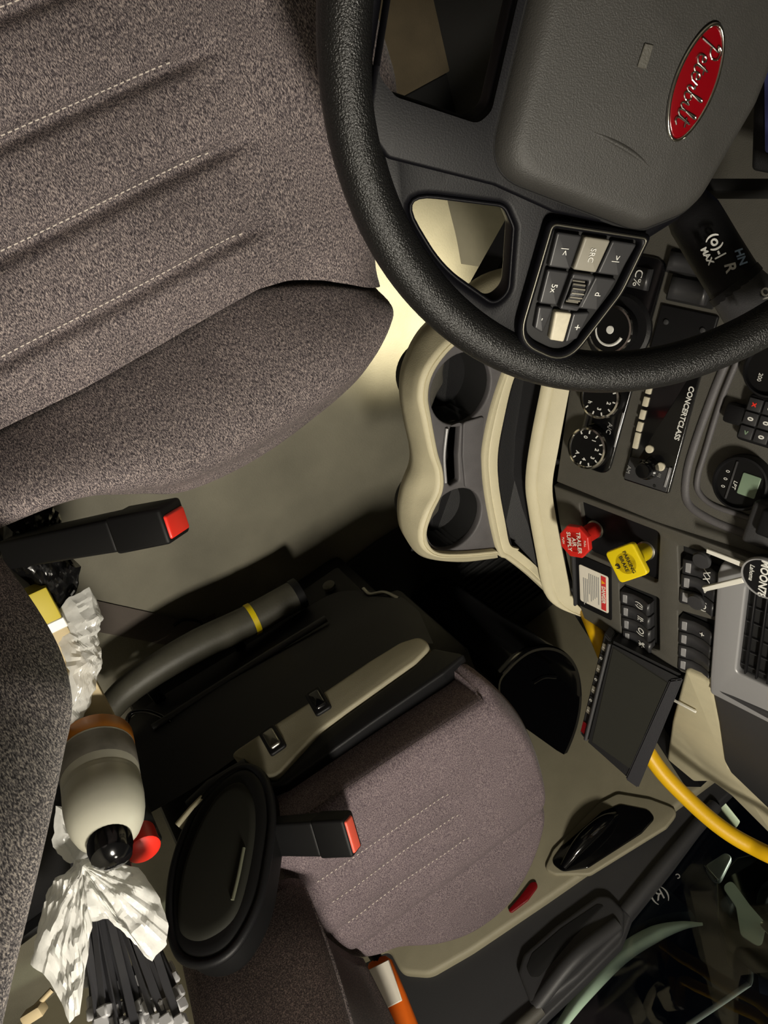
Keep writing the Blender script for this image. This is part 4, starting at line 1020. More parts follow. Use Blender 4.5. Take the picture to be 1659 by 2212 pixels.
# bulging side panel
sil = [(-0.30, 0.275), (-0.16, 0.262), (-0.090, 0.249), (-0.031, 0.234), (0.019, 0.203), (0.058, 0.178), (0.123, 0.167), (0.193, 0.170), (0.272, 0.187), (0.325, 0.225), (0.338, 0.235)]
seam3 = [(-0.30, 0.334, 0), (-0.16, 0.331, 0), (-0.09, 0.3285, 0), (-0.03, 0.3265, 0), (0.02, 0.3245, 0), (0.061, 0.3248, 0), (0.131, 0.326, 0), (0.197, 0.327, 0), (0.262, 0.304, 0), (0.312, 0.273, -0.022), (0.342, 0.254, -0.08)]
A = crom([(a, b, ZS + c) for a, b, c in seam3], 8); B = crom([(a, b, 0.53 - (0.06 if i == 10 else 0)) for i, (a, b) in enumerate(sil)], 8)
vs = []; fs = []
for a, b in zip(A, B):
    o_ = V((b.x - a.x, b.y - a.y, 0)); h = a.z - b.z
    k = min(1.0, o_.length / 0.12)
    kf = 1 - sst(0.20, 0.30, a.x) * 0.6
    pts = [a - o_ * 0.08 + V((0, 0, -0.040)), a - o_ * 0.01 + V((0, 0, -0.030)), a + o_ * 0.02 + V((0, 0, -0.020 * kf)), a + o_ * 0.14 + V((0, 0, 0.002 * kf)), a + o_ * 0.30 + V((0, 0, 0.024 * kf)), a + o_ * 0.48 + V((0, 0, 0.036 * kf)), a + o_ * 0.66 + V((0, 0, 0.029 * kf)), a + o_ * 0.84 + V((0, 0, -0.010 * k)), a + o_ * 0.96 + V((0, 0, -0.6 * h)), b, b - o_ * 0.04 + V((0, 0, -0.05)), b - o_ * 0.15 + V((0, 0, -0.10)), b - o_ * 0.4 + V((0, 0, -0.14))]
    vs += crom(pts, 3)
K = len(vs) // len(A)
for i in range(len(A) - 1):
    for k in range(K - 1): fs.append((i * K + k, i * K + k + 1, (i + 1) * K + k + 1, (i + 1) * K + k))
ob('cushion_side', fixn(mesh(vs, fs)), 'seat_fabric', ds, world=True)
# mirrored outer side panel (door side)
me = mesh([(v[0], 2 * yc - v[1], v[2]) for v in [tuple(q) for q in vs]], fs)
ob('cushion_side', fixn(me), 'seat_fabric', ds, world=True)
# stitching along the channels: each stitch a small thread bar
sbm = bmesh.new()
for c in chan:
    x = -0.16
    while x < 0.205:
        for sgn in (1,):
            m4 = T3(x, c + 0.0035, top_z(x, c + 0.0035, ZS) + 0.0004)
            r_ = bmesh.ops.create_cube(sbm, size=1.0, matrix=m4 @ MX.Diagonal((0.0030, 0.0010, 0.0008, 1)))
        x += 0.0052
o = ob('stitching', from_bm(sbm, False), 'thread', ds, world=True); o['kind'] = 'stuff'
# seat base under the cushion
ob('seat_base', box(0.46, 0.34, 0.40, 0.02, 2), 'navy_plastic', ds, T3(0.02, 0.50, 0.20), world=True)
ob('cushion_pan', box(0.56, 0.38, 0.06, 0.02, 2), 'navy_plastic', ds, T3(0.0, 0.48, 0.415), world=True)
# backrest with a swelling right bolster
edge = [(-0.115, 0.228, 0.50), (-0.100, 0.215, 0.60), (-0.090, 0.203, 0.70), (-0.094, 0.197, 0.76), (-0.110, 0.196, 0.80), (-0.135, 0.198, 0.86), (-0.165, 0.202, 0.93), (-0.20, 0.21, 1.02), (-0.24, 0.235, 1.12), (-0.26, 0.28, 1.18)]
E_ = crom(edge, 6); vs = []; fs = []
for i, e in enumerate(E_):
    t = i / (len(E_) - 1)
    bx_, by_ = e.x, e.y
    pr = [(bx_ - 0.20, by_ + 0.10), (bx_ - 0.18, by_ + 0.03), (bx_ - 0.11, by_ - 0.004), (bx_ - 0.05, by_ - 0.008), (bx_ - 0.012, by_ + 0.004), (bx_, by_ + 0.026), (bx_ - 0.010, by_ + 0.055), (bx_ - 0.045, by_ + 0.10), (bx_ - 0.06, by_ + 0.16), (bx_ - 0.065, yc), (bx_ - 0.06, 2 * yc - by_ - 0.16), (bx_ - 0.045, 2 * yc - by_ - 0.10), (bx_, 2 * yc - by_ - 0.026), (bx_ - 0.012, 2 * yc - by_ - 0.004), (bx_ - 0.11, 2 * yc - by_ + 0.004), (bx_ - 0.20, 2 * yc - by_ - 0.10)]
    vs += crom([(a, b, e.z) for a, b in pr], 4, closed=True)
K = len(vs) // len(E_)
for i in range(len(E_) - 1):
    for k in range(K): l = (k + 1) % K; fs.append((i * K + k, i * K + l, (i + 1) * K + l, (i + 1) * K + k))
fs.append(tuple((len(E_) - 1) * K + k for k in range(K))); fs.append(tuple(range(K - 1, -1, -1)))
ob('backrest', fixn(mesh(vs, fs)), 'seat_fabric', ds, world=True)

# ------------------------------------------------------------------ seat belt buckles
def buckle(a, b, width, thick, nrm, name, label, redmt, parent_len=0.30):
    z = (b - a).normalized(); y = nrm - z * nrm.dot(z); y.normalize(); x = y.cross(z)
    m4 = MX.Identity(4)
    for i in range(3): m4[i][0] = x[i]; m4[i][1] = y[i]; m4[i][2] = z[i]; m4[i][3] = a[i]
    t = thing(name, label, 'buckle', m4); L = (b - a).length
    def taper(z0, z1, w0, w1, t0, t1, bev):
        bm = bmesh.new(); bmesh.ops.create_cube(bm, size=1.0)
        for v in bm.verts:
            k = v.co.z > 0
            v.co = V((v.co.x * (w1 if k else w0), v.co.y * (t1 if k else t0), z1 if k else z0))
        bmesh.ops.bevel(bm, geom=list(bm.edges), offset=bev, segments=3, affect='EDGES', profile=0.5)
        return from_bm(bm)
    ob('sleeve', taper(0, L * 0.70, width * 0.86, width * 0.94, thick * 0.8, thick * 0.9, 0.004), 'buckle_black', t)
    ob('housing', taper(L * 0.69, L, width, width * 0.98, thick, thick * 0.95, 0.004), 'buckle_black', t)
    ob('release_button', taper(L - 0.004, L + 0.0025, width * 0.86, width * 0.80, thick * 0.66, thick * 0.58, 0.002), redmt, t, T3(0, thick * 0.06, 0), label='red release button')
    return t
a = PD(28, 1190, 0.795); b = PD(379, 1123, 0.735)
buckle(a, b, 0.042, 0.038, V((0.2, -0.75, 0.62)), 'seat_belt_buckle', 'black belt buckle with bright red button beside the driver seat', 'bright_red')
a = PY(545, 1808, -0.305); b = PY(762, 1800, -0.280)
buckle(a, b, 0.050, 0.028, V((0.15, 0.45, 0.88)), 'seat_belt_buckle', 'black belt buckle with coral red button on the passenger seat', 'coral_red')

# ------------------------------------------------------------------ passenger seat
ps = thing('truck_seat', 'fabric passenger seat with stitched cushion and raised black armrest', 'seat', (0.1, -0.55, 0))
po_, pn_ = V((0.037, -0.3, 0.597)), V((-0.08, 0, 1)).normalized()
zp = lambda x: 0.597 + 0.08 * (x - 0.037)
def pp_(px, py, dz=0.0): return PP(px, py, po_ + V((0, 0, dz)), pn_)
out_px = [(560, 1852), (760, 1722), (920, 1612), (1060, 1522), (1092, 1508), (1140, 1560), (1170, 1625), (1187, 1700), (1184, 1775), (1165, 1840), (1132, 1905), (1090, 1968), (1016, 2020), (930, 2048), (844, 2056), (792, 2074), (745, 2078), (700, 2050), (645, 2000), (609, 1932), (575, 1886)]
top = [pp_(a, b, -0.012 if i > 4 else 0) for i, (a, b) in enumerate(out_px)]
lf = [V((p.x, p.y, 0)) for p in top]
# split: straight left seam (no smoothing), curve for the rest
NL = 90
path = [lf[0].lerp(lf[3], k / NL) for k in range(NL)] + crom(lf[3:], 16) + [lf[-1].lerp(lf[0], k / 6) for k in range(1, 6)]
cx = V((0.13, -0.53, 0))
gpx = [(864, 1709), (807, 1832), (832, 1875), (870, 1912), (950, 1925)]
gys = [pp_(*p).y for p in gpx]; gx_end = pp_(985, 1745).x
def ptop(x, y, s):
    z = zp(x) + 0.006 * (1 - s * s)
    for i, g in enumerate(gys):
        e = gx_end + (0.02 if i == 4 else 0.0)
        k = 1 - sst(e - 0.01, e + 0.008, x)
        if i == 4: k = 1
        if i == 0: k *= 0.3
        z -= k * (0.0065 * math.exp(-((y - g) / 0.016) ** 2) + 0.002 * math.exp(-((y - g) / 0.004) ** 2))
    z += 0.004 * NZ.noise(V((x * 8, y * 8, 3)))
    return z
rings = [k / 90 for k in range(1, 91)]
vs = [(cx.x, cx.y, ptop(cx.x, cx.y, 0))]; fs = []; n = len(path)
for s in rings:
    for i, p in enumerate(path):
        q = cx.lerp(p, s); left = i < NL
        z = ptop(q.x, q.y, s) - (0.035 * max(0, (s - 0.86) / 0.14) ** 2.2 if not left else 0.012 * max(0, (s - 0.93) / 0.07) ** 2)
        vs.append((q.x, q.y, z))
for dz, sc in [(-0.016, 1.0), (-0.022, 1.002), (-0.05, 1.005), (-0.075, 1.0), (-0.10, 0.985), (-0.122, 0.96), (-0.125, 0.8)]:
    for i, p in enumerate(path):
        q = cx.lerp(p, sc); vs.append((q.x, q.y + (-0.25 * max(0, -dz - 0.02) if i < NL else 0), min(zp(q.x) + dz, zp(q.x) - 0.036 + 0.2 * (dz + 0.016) if i >= NL and dz > -0.03 else 9)))
NR = len(rings) + 7
for i in range(n): fs.append((0, 1 + i, 1 + (i + 1) % n))
for r in range(NR - 1):
    for i in range(n): j = (i + 1) % n; fs.append((1 + r * n + i, 1 + (r + 1) * n + i, 1 + (r + 1) * n + j, 1 + r * n + j))
ob('cushion', fixn(mesh(vs, fs, True, 48)), 'seat_fabric_far', ps, world=True)
sbm = bmesh.new()
for k in range(64):
    p = lf[0].lerp(lf[3], k / 64); q = p + V((0, 0.0025, zp(p.x) - 0.014))
    bmesh.ops.create_cube(sbm, size=1.0, matrix=T3(*q) @ MX.Diagonal((0.0036, 0.0014, 0.0014, 1)))
o = ob('seam_stitching', from_bm(sbm, False), 'thread_dark', ps, world=True); o['kind'] = 'stuff'
sbm = bmesh.new()
for g in gys[1:4]:
    x = -0.06
    while x < gx_end:
        bmesh.ops.create_cube(sbm, size=1.0, matrix=T3(x, g + 0.004, ptop(x, g + 0.004, min(1, math.hypot((x - 0.13) / 0.25, (g + 0.53) / 0.235))) + 0.0012) @ MX.Diagonal((0.003, 0.0012, 0.001, 1))); x += 0.007
o = ob('stitching', from_bm(sbm, False), 'thread', ps, world=True); o['kind'] = 'stuff'
# beige side trim with two rocker switches, black edge above it, navy skirt, base
YS_ = -0.300
def sy(L, y): return [PY(a, b, y) for a, b in L]
SF = frame((0, YS_, 0), (-1, 0, 0), (0, 0, 1))       # x rearward, y up, z towards the driver
suv = lambda L, off=0.0: [loc_uv(SF, a, b, off) for a, b in L]
beige = fillet(suv([(498, 1642), (560, 1600), (660, 1535), (800, 1440), (868, 1398), (912, 1384), (936, 1404), (900, 1440), (760, 1540), (690, 1592), (600, 1690), (560, 1680), (545, 1658)]), [0.01, 0.02, 0.1, 0.1, 0.03, 0.02, 0.02, 0.03, 0.05, 0.05, 0.02, 0.02, 0.01])
side = ob('side_trim', plate(beige, [], 0.03, 0.004, 3), 'taupe_plastic', ps, SF @ T3(0, 0, 0.012), world=True, label='taupe side trim with two rockers')
for (px, py), m_ in (((590, 1600), 'steel'), ((688, 1516), 'black_gloss')):
    a = loc_uv(SF, px, py, 0.012)
    dirv = V(loc_uv(SF, px + 30, py + 52, 0.012)) - V(a)
    an = math.atan2(dirv.y, dirv.x)
    sr = ob('switch_bezel', plate(fillet([(-0.024, -0.013), (0.024, -0.013), (0.024, 0.013), (-0.024, 0.013)], 0.005), [], 0.008, 0.0025), 'black_plastic', side, SF @ T3(a[0], a[1], 0.017) @ RZ(an), world=True)
    ob('seat_rocker', pillow(fillet([(-0.017, -0.0085), (0.017, -0.0085), (0.017, 0.0085), (-0.017, 0.0085)], 0.004), 0.0, 0.004, 0.3, 6, (0, 0), 0.001), m_, ps, SF @ T3(a[0], a[1], 0.017) @ RZ(an), world=True)
edge_ = suv([(545, 1660), (560, 1682), (600, 1692), (690, 1594), (760, 1542), (900, 1442), (938, 1405), (1010, 1418), (960, 1460), (800, 1570), (620, 1700), (560, 1720)])
ob('edge_band', plate(fillet(edge_, 0.006), [], 0.03, 0.004), 'black_plastic', ps, SF @ T3(0, 0, 0.006), world=True)
# skirt: flat navy panel sloping inward below the trim
def q3(L): return [V(p) for p in L]
sk1 = [PY(330, 1750, -0.30), PY(500, 1640, -0.302), PY(700, 1498, -0.302), PY(870, 1388, -0.302), PY(935, 1382, -0.302), PY(870, 1300, -0.33), PY(850, 1290, -0.335), PY(700, 1350, -0.345), PY(520, 1450, -0.345), PY(330, 1560, -0.34), PY(280, 1600, -0.33)]
def thick_poly(name, L, th, mt, parent, nrm):
    n = len(L); b = [p + nrm * th for p in L]
    me = fixn(mesh(list(L) + b, [tuple(range(n)), tuple(range(2 * n - 1, n - 1, -1))] + [(i, (i + 1) % n, n + (i + 1) % n, n + i) for i in range(n)], False))
    return ob(name, me, mt, parent, world=True)
# skirt as a lofted strip: rows follow the seat from rear to front
rows = [[(300, 1770), (420, 1700), (540, 1615), (700, 1498), (868, 1392), (936, 1390)],
        [(290, 1680), (400, 1610), (520, 1530), (680, 1430), (840, 1330), (905, 1320)],
        [(280, 1600), (360, 1545), (500, 1470), (660, 1385), (800, 1312), (872, 1292)],
        [(275, 1590), (350, 1530), (490, 1455), (650, 1370), (780, 1295), (850, 1284)],
        [(270, 1560), (340, 1510), (470, 1430), (620, 1340), (720, 1282), (800, 1275)]]
yy_ = [-0.302, -0.318, -0.33, -0.36, -0.375]
vs = []; fs = []
for rw, y in zip(rows, yy_): vs += crom(sy(rw, y), 8)
K = len(vs) // 5
for i in range(4):
    for k in range(K - 1): fs.append((i * K + k, i * K + k + 1, (i + 1) * K + k + 1, (i + 1) * K + k))
ob('side_skirt', fixn(mesh(vs, fs, True, 30)), 'navy_plastic', ps, world=True)
rail = [PY(330, 1572, -0.326), PY(520, 1450, -0.334), PY(704, 1336, -0.334)]
ob('skirt_rail', tube(crom(rail, 8), 0.006, 10), 'dark_grey', ps, world=True)
ob('seat_base', box(0.50, 0.34, 0.26, 0.02, 2), 'black_plastic', ps, T3(0.06, -0.60, 0.13), world=True)
ob('seat_riser', box(0.52, 0.36, 0.22, 0.02, 2), 'black_plastic', ps, T3(0.06, -0.54, 0.365), world=True)
# latch hardware at the front corner of the base
hw = ob('base_bracket', box(0.10, 0.03, 0.10, 0.008, 2), 'black_plastic', ps, T3(*(PY(715, 1290, -0.40))), world=True)
ob('bracket_bolt', lathe([(0.012, 0), (0.012, 0.006), (0.006, 0.009), (0, 0.009)], 16), 'tube_rubber', ps, SF @ T3(0, 0, 0), world=True).matrix_basis = frame(PY(712, 1268, -0.38), (-1, 0, 0), (0, 0, 1))
lever = [PY(785, 1272, -0.36), PY(800, 1284, -0.36), PY(830, 1280, -0.35), PY(862, 1294, -0.34)]
ob('release_lever', tube(crom(lever, 6), 0.004, 8), 'steel', ps, world=True)
for (L, r) in [([(268, 1590), (280, 1545), (310, 1535), (345, 1545), (370, 1562)], 0.004), ([(230, 1530), (258, 1500), (300, 1510)], 0.003)]:
    ob('cable_loop', tube(crom([PY(a, b, -0.33) for a, b in L], 6), r, 8), 'black_gloss', ps, world=True)
# backrest
bk = [PY(590, 1905, -0.62), PY(560, 2000, -0.62)]
bedge = [(-0.075, -0.335, 0.60), (-0.085, -0.320, 0.70), (-0.105, -0.315, 0.80), (-0.14, -0.318, 0.92), (-0.18, -0.325, 1.05)]
sections = []
for e in crom(bedge, 6):
    yc2 = -0.50; bx_, by_, bz = e
    pr = [(bx_ - 0.17, by_ - 0.02), (bx_ - 0.10, by_ + 0.005), (bx_ - 0.03, by_), (bx_, by_ - 0.03), (bx_ - 0.01, by_ - 0.07), (bx_ - 0.02, yc2), (bx_ - 0.01, 2 * yc2 - by_ + 0.07), (bx_, 2 * yc2 - by_ + 0.03), (bx_ - 0.03, 2 * yc2 - by_), (bx_ - 0.17, 2 * yc2 - by_ + 0.02)]
    sections.append(crom([(a, b, bz) for a, b in pr], 5, closed=True))
K = len(sections[0]); vs = [p for s in sections for p in s]; fs = []
for i in range(len(sections) - 1):
    for k in range(K): l = (k + 1) % K; fs.append((i * K + k, i * K + l, (i + 1) * K + l, (i + 1) * K + k))
fs += [tuple(range(K - 1, -1, -1)), tuple((len(sections) - 1) * K + k for k in range(K))]
ob('backrest', fixn(mesh(vs, fs)), 'seat_back_fabric', ps, world=True)
pip = [PD(*p) for p in [(600, 1905, 1.10), (645, 1975, 1.09), (680, 2060, 1.075), (698, 2150, 1.06), (700, 2240, 1.05)]]
# raised armrest: rounded slab with a padded inner face
AF0 = frame((0, -0.262, 0), (-1, 0, 0), (0, 0, 1))
ao = [loc_uv(AF0, *p) for p in [(520, 1652), (565, 1675), (582, 1750), (572, 1850), (550, 1950), (500, 2040), (440, 2075), (385, 2060), (362, 1990), (368, 1880), (400, 1780), (450, 1700)]]
aof = [(p.x, p.y) for p in crom([(a, b, 0) for a, b in ao], 6, closed=True)]
arm = ob('armrest', plate(aof, [], 0.06, 0.016, 4), 'buckle_black', ps, AF0 @ T3(0, 0, 0.0), world=True, label='raised black armrest')
ai = [loc_uv(AF0, *p) for p in [(515, 1690), (545, 1720), (552, 1790), (535, 1900), (505, 1985), (445, 2030), (400, 2025), (385, 1985), (395, 1890), (425, 1800), (470, 1720)]]
aif = [(p.x, p.y) for p in crom([(a, b, 0) for a, b in ai], 6, closed=True)]
ob('armrest_pad', pillow(aif, 0.0, 0.007, 0.15, 8, None, 0.001), 'pad_olive', arm, AF0 @ T3(0, 0, -0.001), world=True)
rl = [V((p[0], p[1], 0.001)) for p in aof]
ob('armrest_bead', tube([AF0 @ V((p.x, p.y, -0.008)) for p in rl], 0.006, 8, closed=True), 'black_plastic', arm, world=True)
hi = [loc_uv(AF0, *p) for p in [(532, 1838), (520, 1900), (508, 1950)]]
ob('armrest_slot', tube([AF0 @ V((a, b, 0.0075)) for a, b in crom([(a, b, 0) for a, b in hi], 5) ] if False else [AF0 @ V((p.x, p.y, 0.0075)) for p in crom([(a, b, 0) for a, b in hi], 5)], 0.0022, 8), 'slot_olive', arm, world=True)
ob('armrest_pivot', tube([PY(420, 1760, -0.29), PY(470, 1720, -0.29), PY(545, 1668, -0.29)], [0.022, 0.026, 0.022], 14), 'navy_plastic', ps, world=True)
ob('pivot_trim', tube(crom([PY(385, 1785, -0.27), PY(415, 1750, -0.268), PY(440, 1725, -0.27)], 4), 0.006, 8), 'beige_plastic', ps, world=True)
pipe = [V((e[0] - 0.0, e[1] - 0.035, e[2])) for e in bedge]
ob('piping', tube(crom(pipe, 6), 0.003, 8), 'seat_fabric', ps, world=True)

# ------------------------------------------------------------------ things on the floor and around the seats
# rubber tube with a yellow band beside the passenger seat
TZ = 0.145
tp = [PZ(645, 1282, TZ), PZ(540, 1340, TZ), PZ(430, 1392, TZ), PZ(340, 1444, TZ), PZ(270, 1495, TZ), PZ(225, 1545, TZ)]
tt = thing('rubber_tube', 'long grey rubber tube with a yellow band held along the passenger seat base', 'tube', PZ(430, 1392, 0.0))
tpc = crom(tp, 10)
ob('tube_body', tube(tpc, [0.028 - 0.006 * max(0, (i - 20) / 30) for i in range(len(tpc))], 20), 'tube_rubber', tt, world=True)
ob('yellow_band', tube([tpc[9], tpc[10]], 0.0292, 20), 'yellow_plastic', tt, world=True, label='yellow band')
for q_c in (14, 34):
    cq = tpc[q_c]; ob('clip', box(0.02, 0.10, 0.012, 0.003, 2), 'black_plastic', tt, T3(cq.x, cq.y - 0.06, cq.z), world=True)
ob('end_cap', tube([tpc[0] + (tpc[0] - tpc[1]).normalized() * 0.004, tpc[1]], 0.0295, 20), 'black_plastic', tt, world=True)
# strap on the floor
stp = crom([PZ(150, 1318, 0.004), PZ(212, 1332, 0.004), PZ(300, 1350, 0.004), PZ(380, 1366, 0.005), PZ(432, 1366, 0.006), PZ(470, 1350, 0.004)], 8)
o = ob('floor_strap', tube(stp, 0.029, 8, flat=0.06, up=(0, 0, 1)), 'webbing')
tag(o, 'brown grey webbing strap lying flat on the floor', 'strap')
lp = crom([PZ(395, 1345, 0.012), PZ(430, 1348, 0.015), PZ(445, 1365, 0.012)], 6)
o = ob('strap_cord', tube(crom([PZ(375, 1352, 0.012), PZ(400, 1338, 0.012), PZ(435, 1345, 0.014), PZ(430, 1362, 0.012), PZ(415, 1372, 0.012)], 6), 0.003, 8), 'black_plastic')
tag(o, 'thin frayed black cord at the end of the floor strap', 'cord')
# black bin in front of the passenger seat
bo = [(1075, 1490), (1100, 1440), (1150, 1402), (1205, 1400), (1245, 1435), (1258, 1500), (1248, 1570), (1220, 1640), (1188, 1690), (1150, 1690), (1110, 1600)]
ZB = 0.36
br = [V((p.x, p.y, ZB)) for p in crom([PZ(a, b, ZB) for a, b in bo], 6, closed=True)]
bc = sum(br, V()) / len(br)
bn = thing('waste_bin', 'glossy black oval bin standing in front of the passenger seat', 'bin', V((bc.x, bc.y, 0)))
vs = []; fs = []; n = len(br)
for s, z in [(0.78, 0.005), (0.80, 0.0), (0.97, ZB - 0.02), (1.0, ZB - 0.004), (0.985, ZB), (0.94, ZB - 0.002), (0.92, ZB - 0.02), (0.74, 0.02)]:
    for p in br: q = bc.lerp(p, s); vs.append((q.x, q.y, z))
for r in range(7):
    for i in range(n): j = (i + 1) % n; fs.append((r * n + i, r * n + j, (r + 1) * n + j, (r + 1) * n + i))
fs.append(tuple(range(n - 1, -1, -1))); fs.append(tuple(7 * n + i for i in range(n)))
ob('bin_shell', fixn(mesh(vs, fs, True, 60)), 'black_gloss', bn, world=True)
hx = [PZ(1150, 1475, ZB - 0.03), PZ(1175, 1462, ZB - 0.035), PZ(1200, 1462, ZB - 0.03)]
ob('bin_handle', tube(crom(hx, 6), 0.005, 8), 'black_gloss', bn, world=True)

# black two-way unit under the dash: big top face, button strip facing rearward
ua = [PD(1312, 1378, 1.10), PD(1252, 1592, 1.16)]
A0, A1 = PD(1318, 1384, 1.07), PD(1264, 1602, 1.13)     # near top edge, left to right of the unit
B0, B1 = PD(1476, 1462, 1.03), PD(1376, 1702, 1.10)     # far top edge
ux = (A1 - A0); uy = (B0 - A0)
un = ux.cross(uy).normalized()
if un.dot(CAM - A0) < 0: un = -un
B1 = PP(1376, 1702, A0, un)
unit = thing('radio_unit', 'boxy black two way radio with a row of marked buttons under the dash', 'radio', A0.lerp(B1, 0.5))
dep = 0.045
def hexa(P, Q, bev):
    bm = bmesh.new(); v = [bm.verts.new(p) for p in P + Q]
    bm.faces.new(v[:4]); bm.faces.new(v[4:][::-1])
    for i in range(4): bm.faces.new((v[i], v[(i + 1) % 4], v[4 + (i + 1) % 4], v[4 + i]))
    bmesh.ops.recalc_face_normals(bm, faces=bm.faces)
    bmesh.ops.bevel(bm, geom=list(bm.edges), offset=bev, segments=2, affect='EDGES')
    return from_bm(bm)
ob('case', hexa([A0, A1, B1, B0], [p - un * dep for p in (A0, A1, B1, B0)], 0.004), 'black_plastic', unit, world=True)
# face strip leaning out from the near edge
lean = ((A0 + A1) / 2 - (B0 + B1) / 2).normalized()
F0, F1 = A0 + lean * 0.012 - un * 0.010, A1 + lean * 0.012 - un * 0.010
G0, G1 = A0 - un * 0.002, A1 - un * 0.002
ob('button_strip', hexa([F0, F1, G1, G0], [p - un * 0.03 for p in (F0, F1, G1, G0)], 0.0015), 'dark_grey', unit, world=True)
e1 = (F1 - F0).normalized(); fn = e1.cross((G0 - F0).normalized()); 
if fn.dot(CAM - F0) < 0: fn = -fn
MS = frame((F0 + G0) / 2, e1, fn.cross(e1))
Ls = (F1 - F0).length
for i in range(7):
    t = 0.10 + 0.62 * i / 6
    kx = ob('key', box(0.011, 0.008, 0.002, 0.0006, 1), 'button_grey' if i % 2 == 0 else 'button_dark', unit, MS @ T3(Ls * t, 0, 0.0012), world=True)
    ob('key_mark', text('10'[i % 2], 0.008), 'white_print', kx, MS @ T3(Ls * t, 0, 0.0024), world=True)
kx = ob('key', box(0.018, 0.009, 0.003, 0.0006, 1), 'reflector_red', unit, MS @ T3(Ls * 0.90, 0, 0.0014), world=True, label='dim red key')
ob('top_ridge', tube([A0 - e1 * -0.004 + un * 0.0005, A1 + e1 * -0.004 + un * 0.0005], 0.003, 8), 'dark_grey', unit, world=True)
ob('back_ridge', tube([B0 + un * 0.0005 + (B1 - B0) * 0.04 + lean * 0.006, B1 + un * 0.0005 - (B1 - B0) * 0.04 + lean * 0.006], 0.003, 8), 'dark_grey', unit, world=True)
sq = [PP(px, py, A0 + un * 0.0012, un) for px, py in [(1324, 1398), (1442, 1474), (1362, 1662), (1278, 1602)]]
ob('top_panel', hexa(sq, [p - un * 0.003 for p in sq], 0.0008), 'pad_olive', unit, world=True)
rq = [PP(px, py, A0 + un * 0.004, un) for px, py in [(1446, 1470), (1476, 1466), (1378, 1704), (1350, 1684)]]
ob('rear_rim', hexa(rq, [p - un * 0.012 for p in rq], 0.002), 'navy_plastic', unit, world=True)
# yellow cord running behind the unit to the door
yc_ = [PD(1240, 1250, 1.30), PD(1275, 1335, 1.16), PD(1300, 1395, 1.14), PD(1330, 1470, 1.20), PD(1370, 1570, 1.23), PD(1420, 1655, 1.23), PD(1480, 1720, 1.22), PD(1550, 1782, 1.20), (PD(1620, 1826, 1.18)), PD(1720, 1868, 1.15), V((0.66, -0.90, 0.93)), V((0.74, -0.985, 1.10)), V((0.78, -1.0, 1.30))]
o = ob('yellow_cord', tube(crom(yc_, 8), 0.0125, 14), 'cord_yellow')
tag(o, 'thick yellow coiled air line hanging in front of the door', 'hose')
o['label'] = 'thick yellow hose crossing in front of the passenger door'
# orange safety tool with a white label between the passenger seat and the door
oa, obb = PD(815, 2074, 1.27), PD(872, 2262, 1.18)
ort = thing('safety_hammer', 'orange plastic tool with a white label between seat and door', 'tool', oa)
ob('orange_body', tube([oa, oa.lerp(obb, 0.08), oa.lerp(obb, 0.5), obb], [0.016, 0.024, 0.029, 0.034], 16, flat=0.55, up=tuple(-d_)), 'orange_plastic', ort, world=True)
ob('shaft', tube([oa + V((0, 0, 0.01)), V((oa.x + 0.005, oa.y, 0.02)), V((oa.x + 0.005, oa.y, 0.0))], 0.010, 12), 'black_plastic', ort, world=True)
la, lb_ = PD(822, 2104, 1.222), PD(838, 2154, 1.200)
dv = (lb_ - la).normalized(); nn = -d_; 
ob('white_label', box(0.040, 0.060, 0.004, 0.001, 1), 'sticker_white', ort, frame((la + lb_) / 2, dv.cross(nn), dv), world=True)

# ---- storage tote behind the seats and what stands in it
tote = thing('storage_tote', 'black open tote on the floor between the seats', 'tote', (-0.34, -0.04, 0))
x0, x1, y0_, y1_ = -0.52, -0.175, -0.215, 0.13; ZT2 = 0.54
def wallbox(name, lo, hi):
    s = [hi[i] - lo[i] for i in range(3)]; c = [(hi[i] + lo[i]) / 2 for i in range(3)]
    ob(name, box(*s, 0.004, 2), 'black_plastic', tote, T3(*c), world=True)
wallbox('tote_bottom', (x0, y0_, 0.0), (x1, y1_, 0.02)); wallbox('tote_side', (x0, y0_, 0.02), (x0 + 0.012, y1_, ZT2)); wallbox('tote_side', (x1 - 0.012, y0_, 0.02), (x1, y1_, ZT2))
wallbox('tote_side', (x0 + 0.012, y0_, 0.02), (x1 - 0.012, y0_ + 0.012, ZT2)); wallbox('tote_side', (x0 + 0.012, y1_ - 0.012, 0.02), (x1 - 0.012, y1_, ZT2))
wallbox('tote_lid', (x0 + 0.012, y0_ + 0.012, ZT2 - 0.03), (x1 - 0.012, y1_ - 0.012, ZT2 - 0.012))
ZL = ZT2 - 0.012
# white bottle with black cap
b0, b1 = PY(206, 1600, -0.03), PY(243, 1845, -0.03)
axis = (b1 - b0).normalized()
bt = PY(232, 1720, -0.03)
bz = V((bt.x, bt.y, ZL))
bax = (PY(240, 1840, -0.03) - PY(206, 1600, -0.03)).normalized()
bb0 = PY(206, 1600, -0.03); bb0 = bb0 - bax * ((bb0.z - ZL) / bax.z)
BTM = frame(bb0, bax.cross(V((0, -1, 0))).cross(bax) if False else V((1, 0, 0)) - bax * bax.x, bax.cross(V((1, 0, 0))))
btl = thing('white_bottle', 'white plastic bottle with black cap and grey label beside the driver seat', 'bottle', BTM)
rb = 0.0385
ob('bottle_body', lathe([(rb * 0.90, 0.0), (rb, 0.005), (rb, 0.066), (rb * 0.985, 0.068), (rb, 0.070), (rb * 0.985, 0.072), (rb, 0.074), (rb * 1.0, 0.092), (rb * 0.97, 0.104), (rb * 0.90, 0.116), (rb * 0.78, 0.126), (rb * 0.60, 0.133), (rb * 0.50, 0.136)], 36), 'bottle_white', btl)
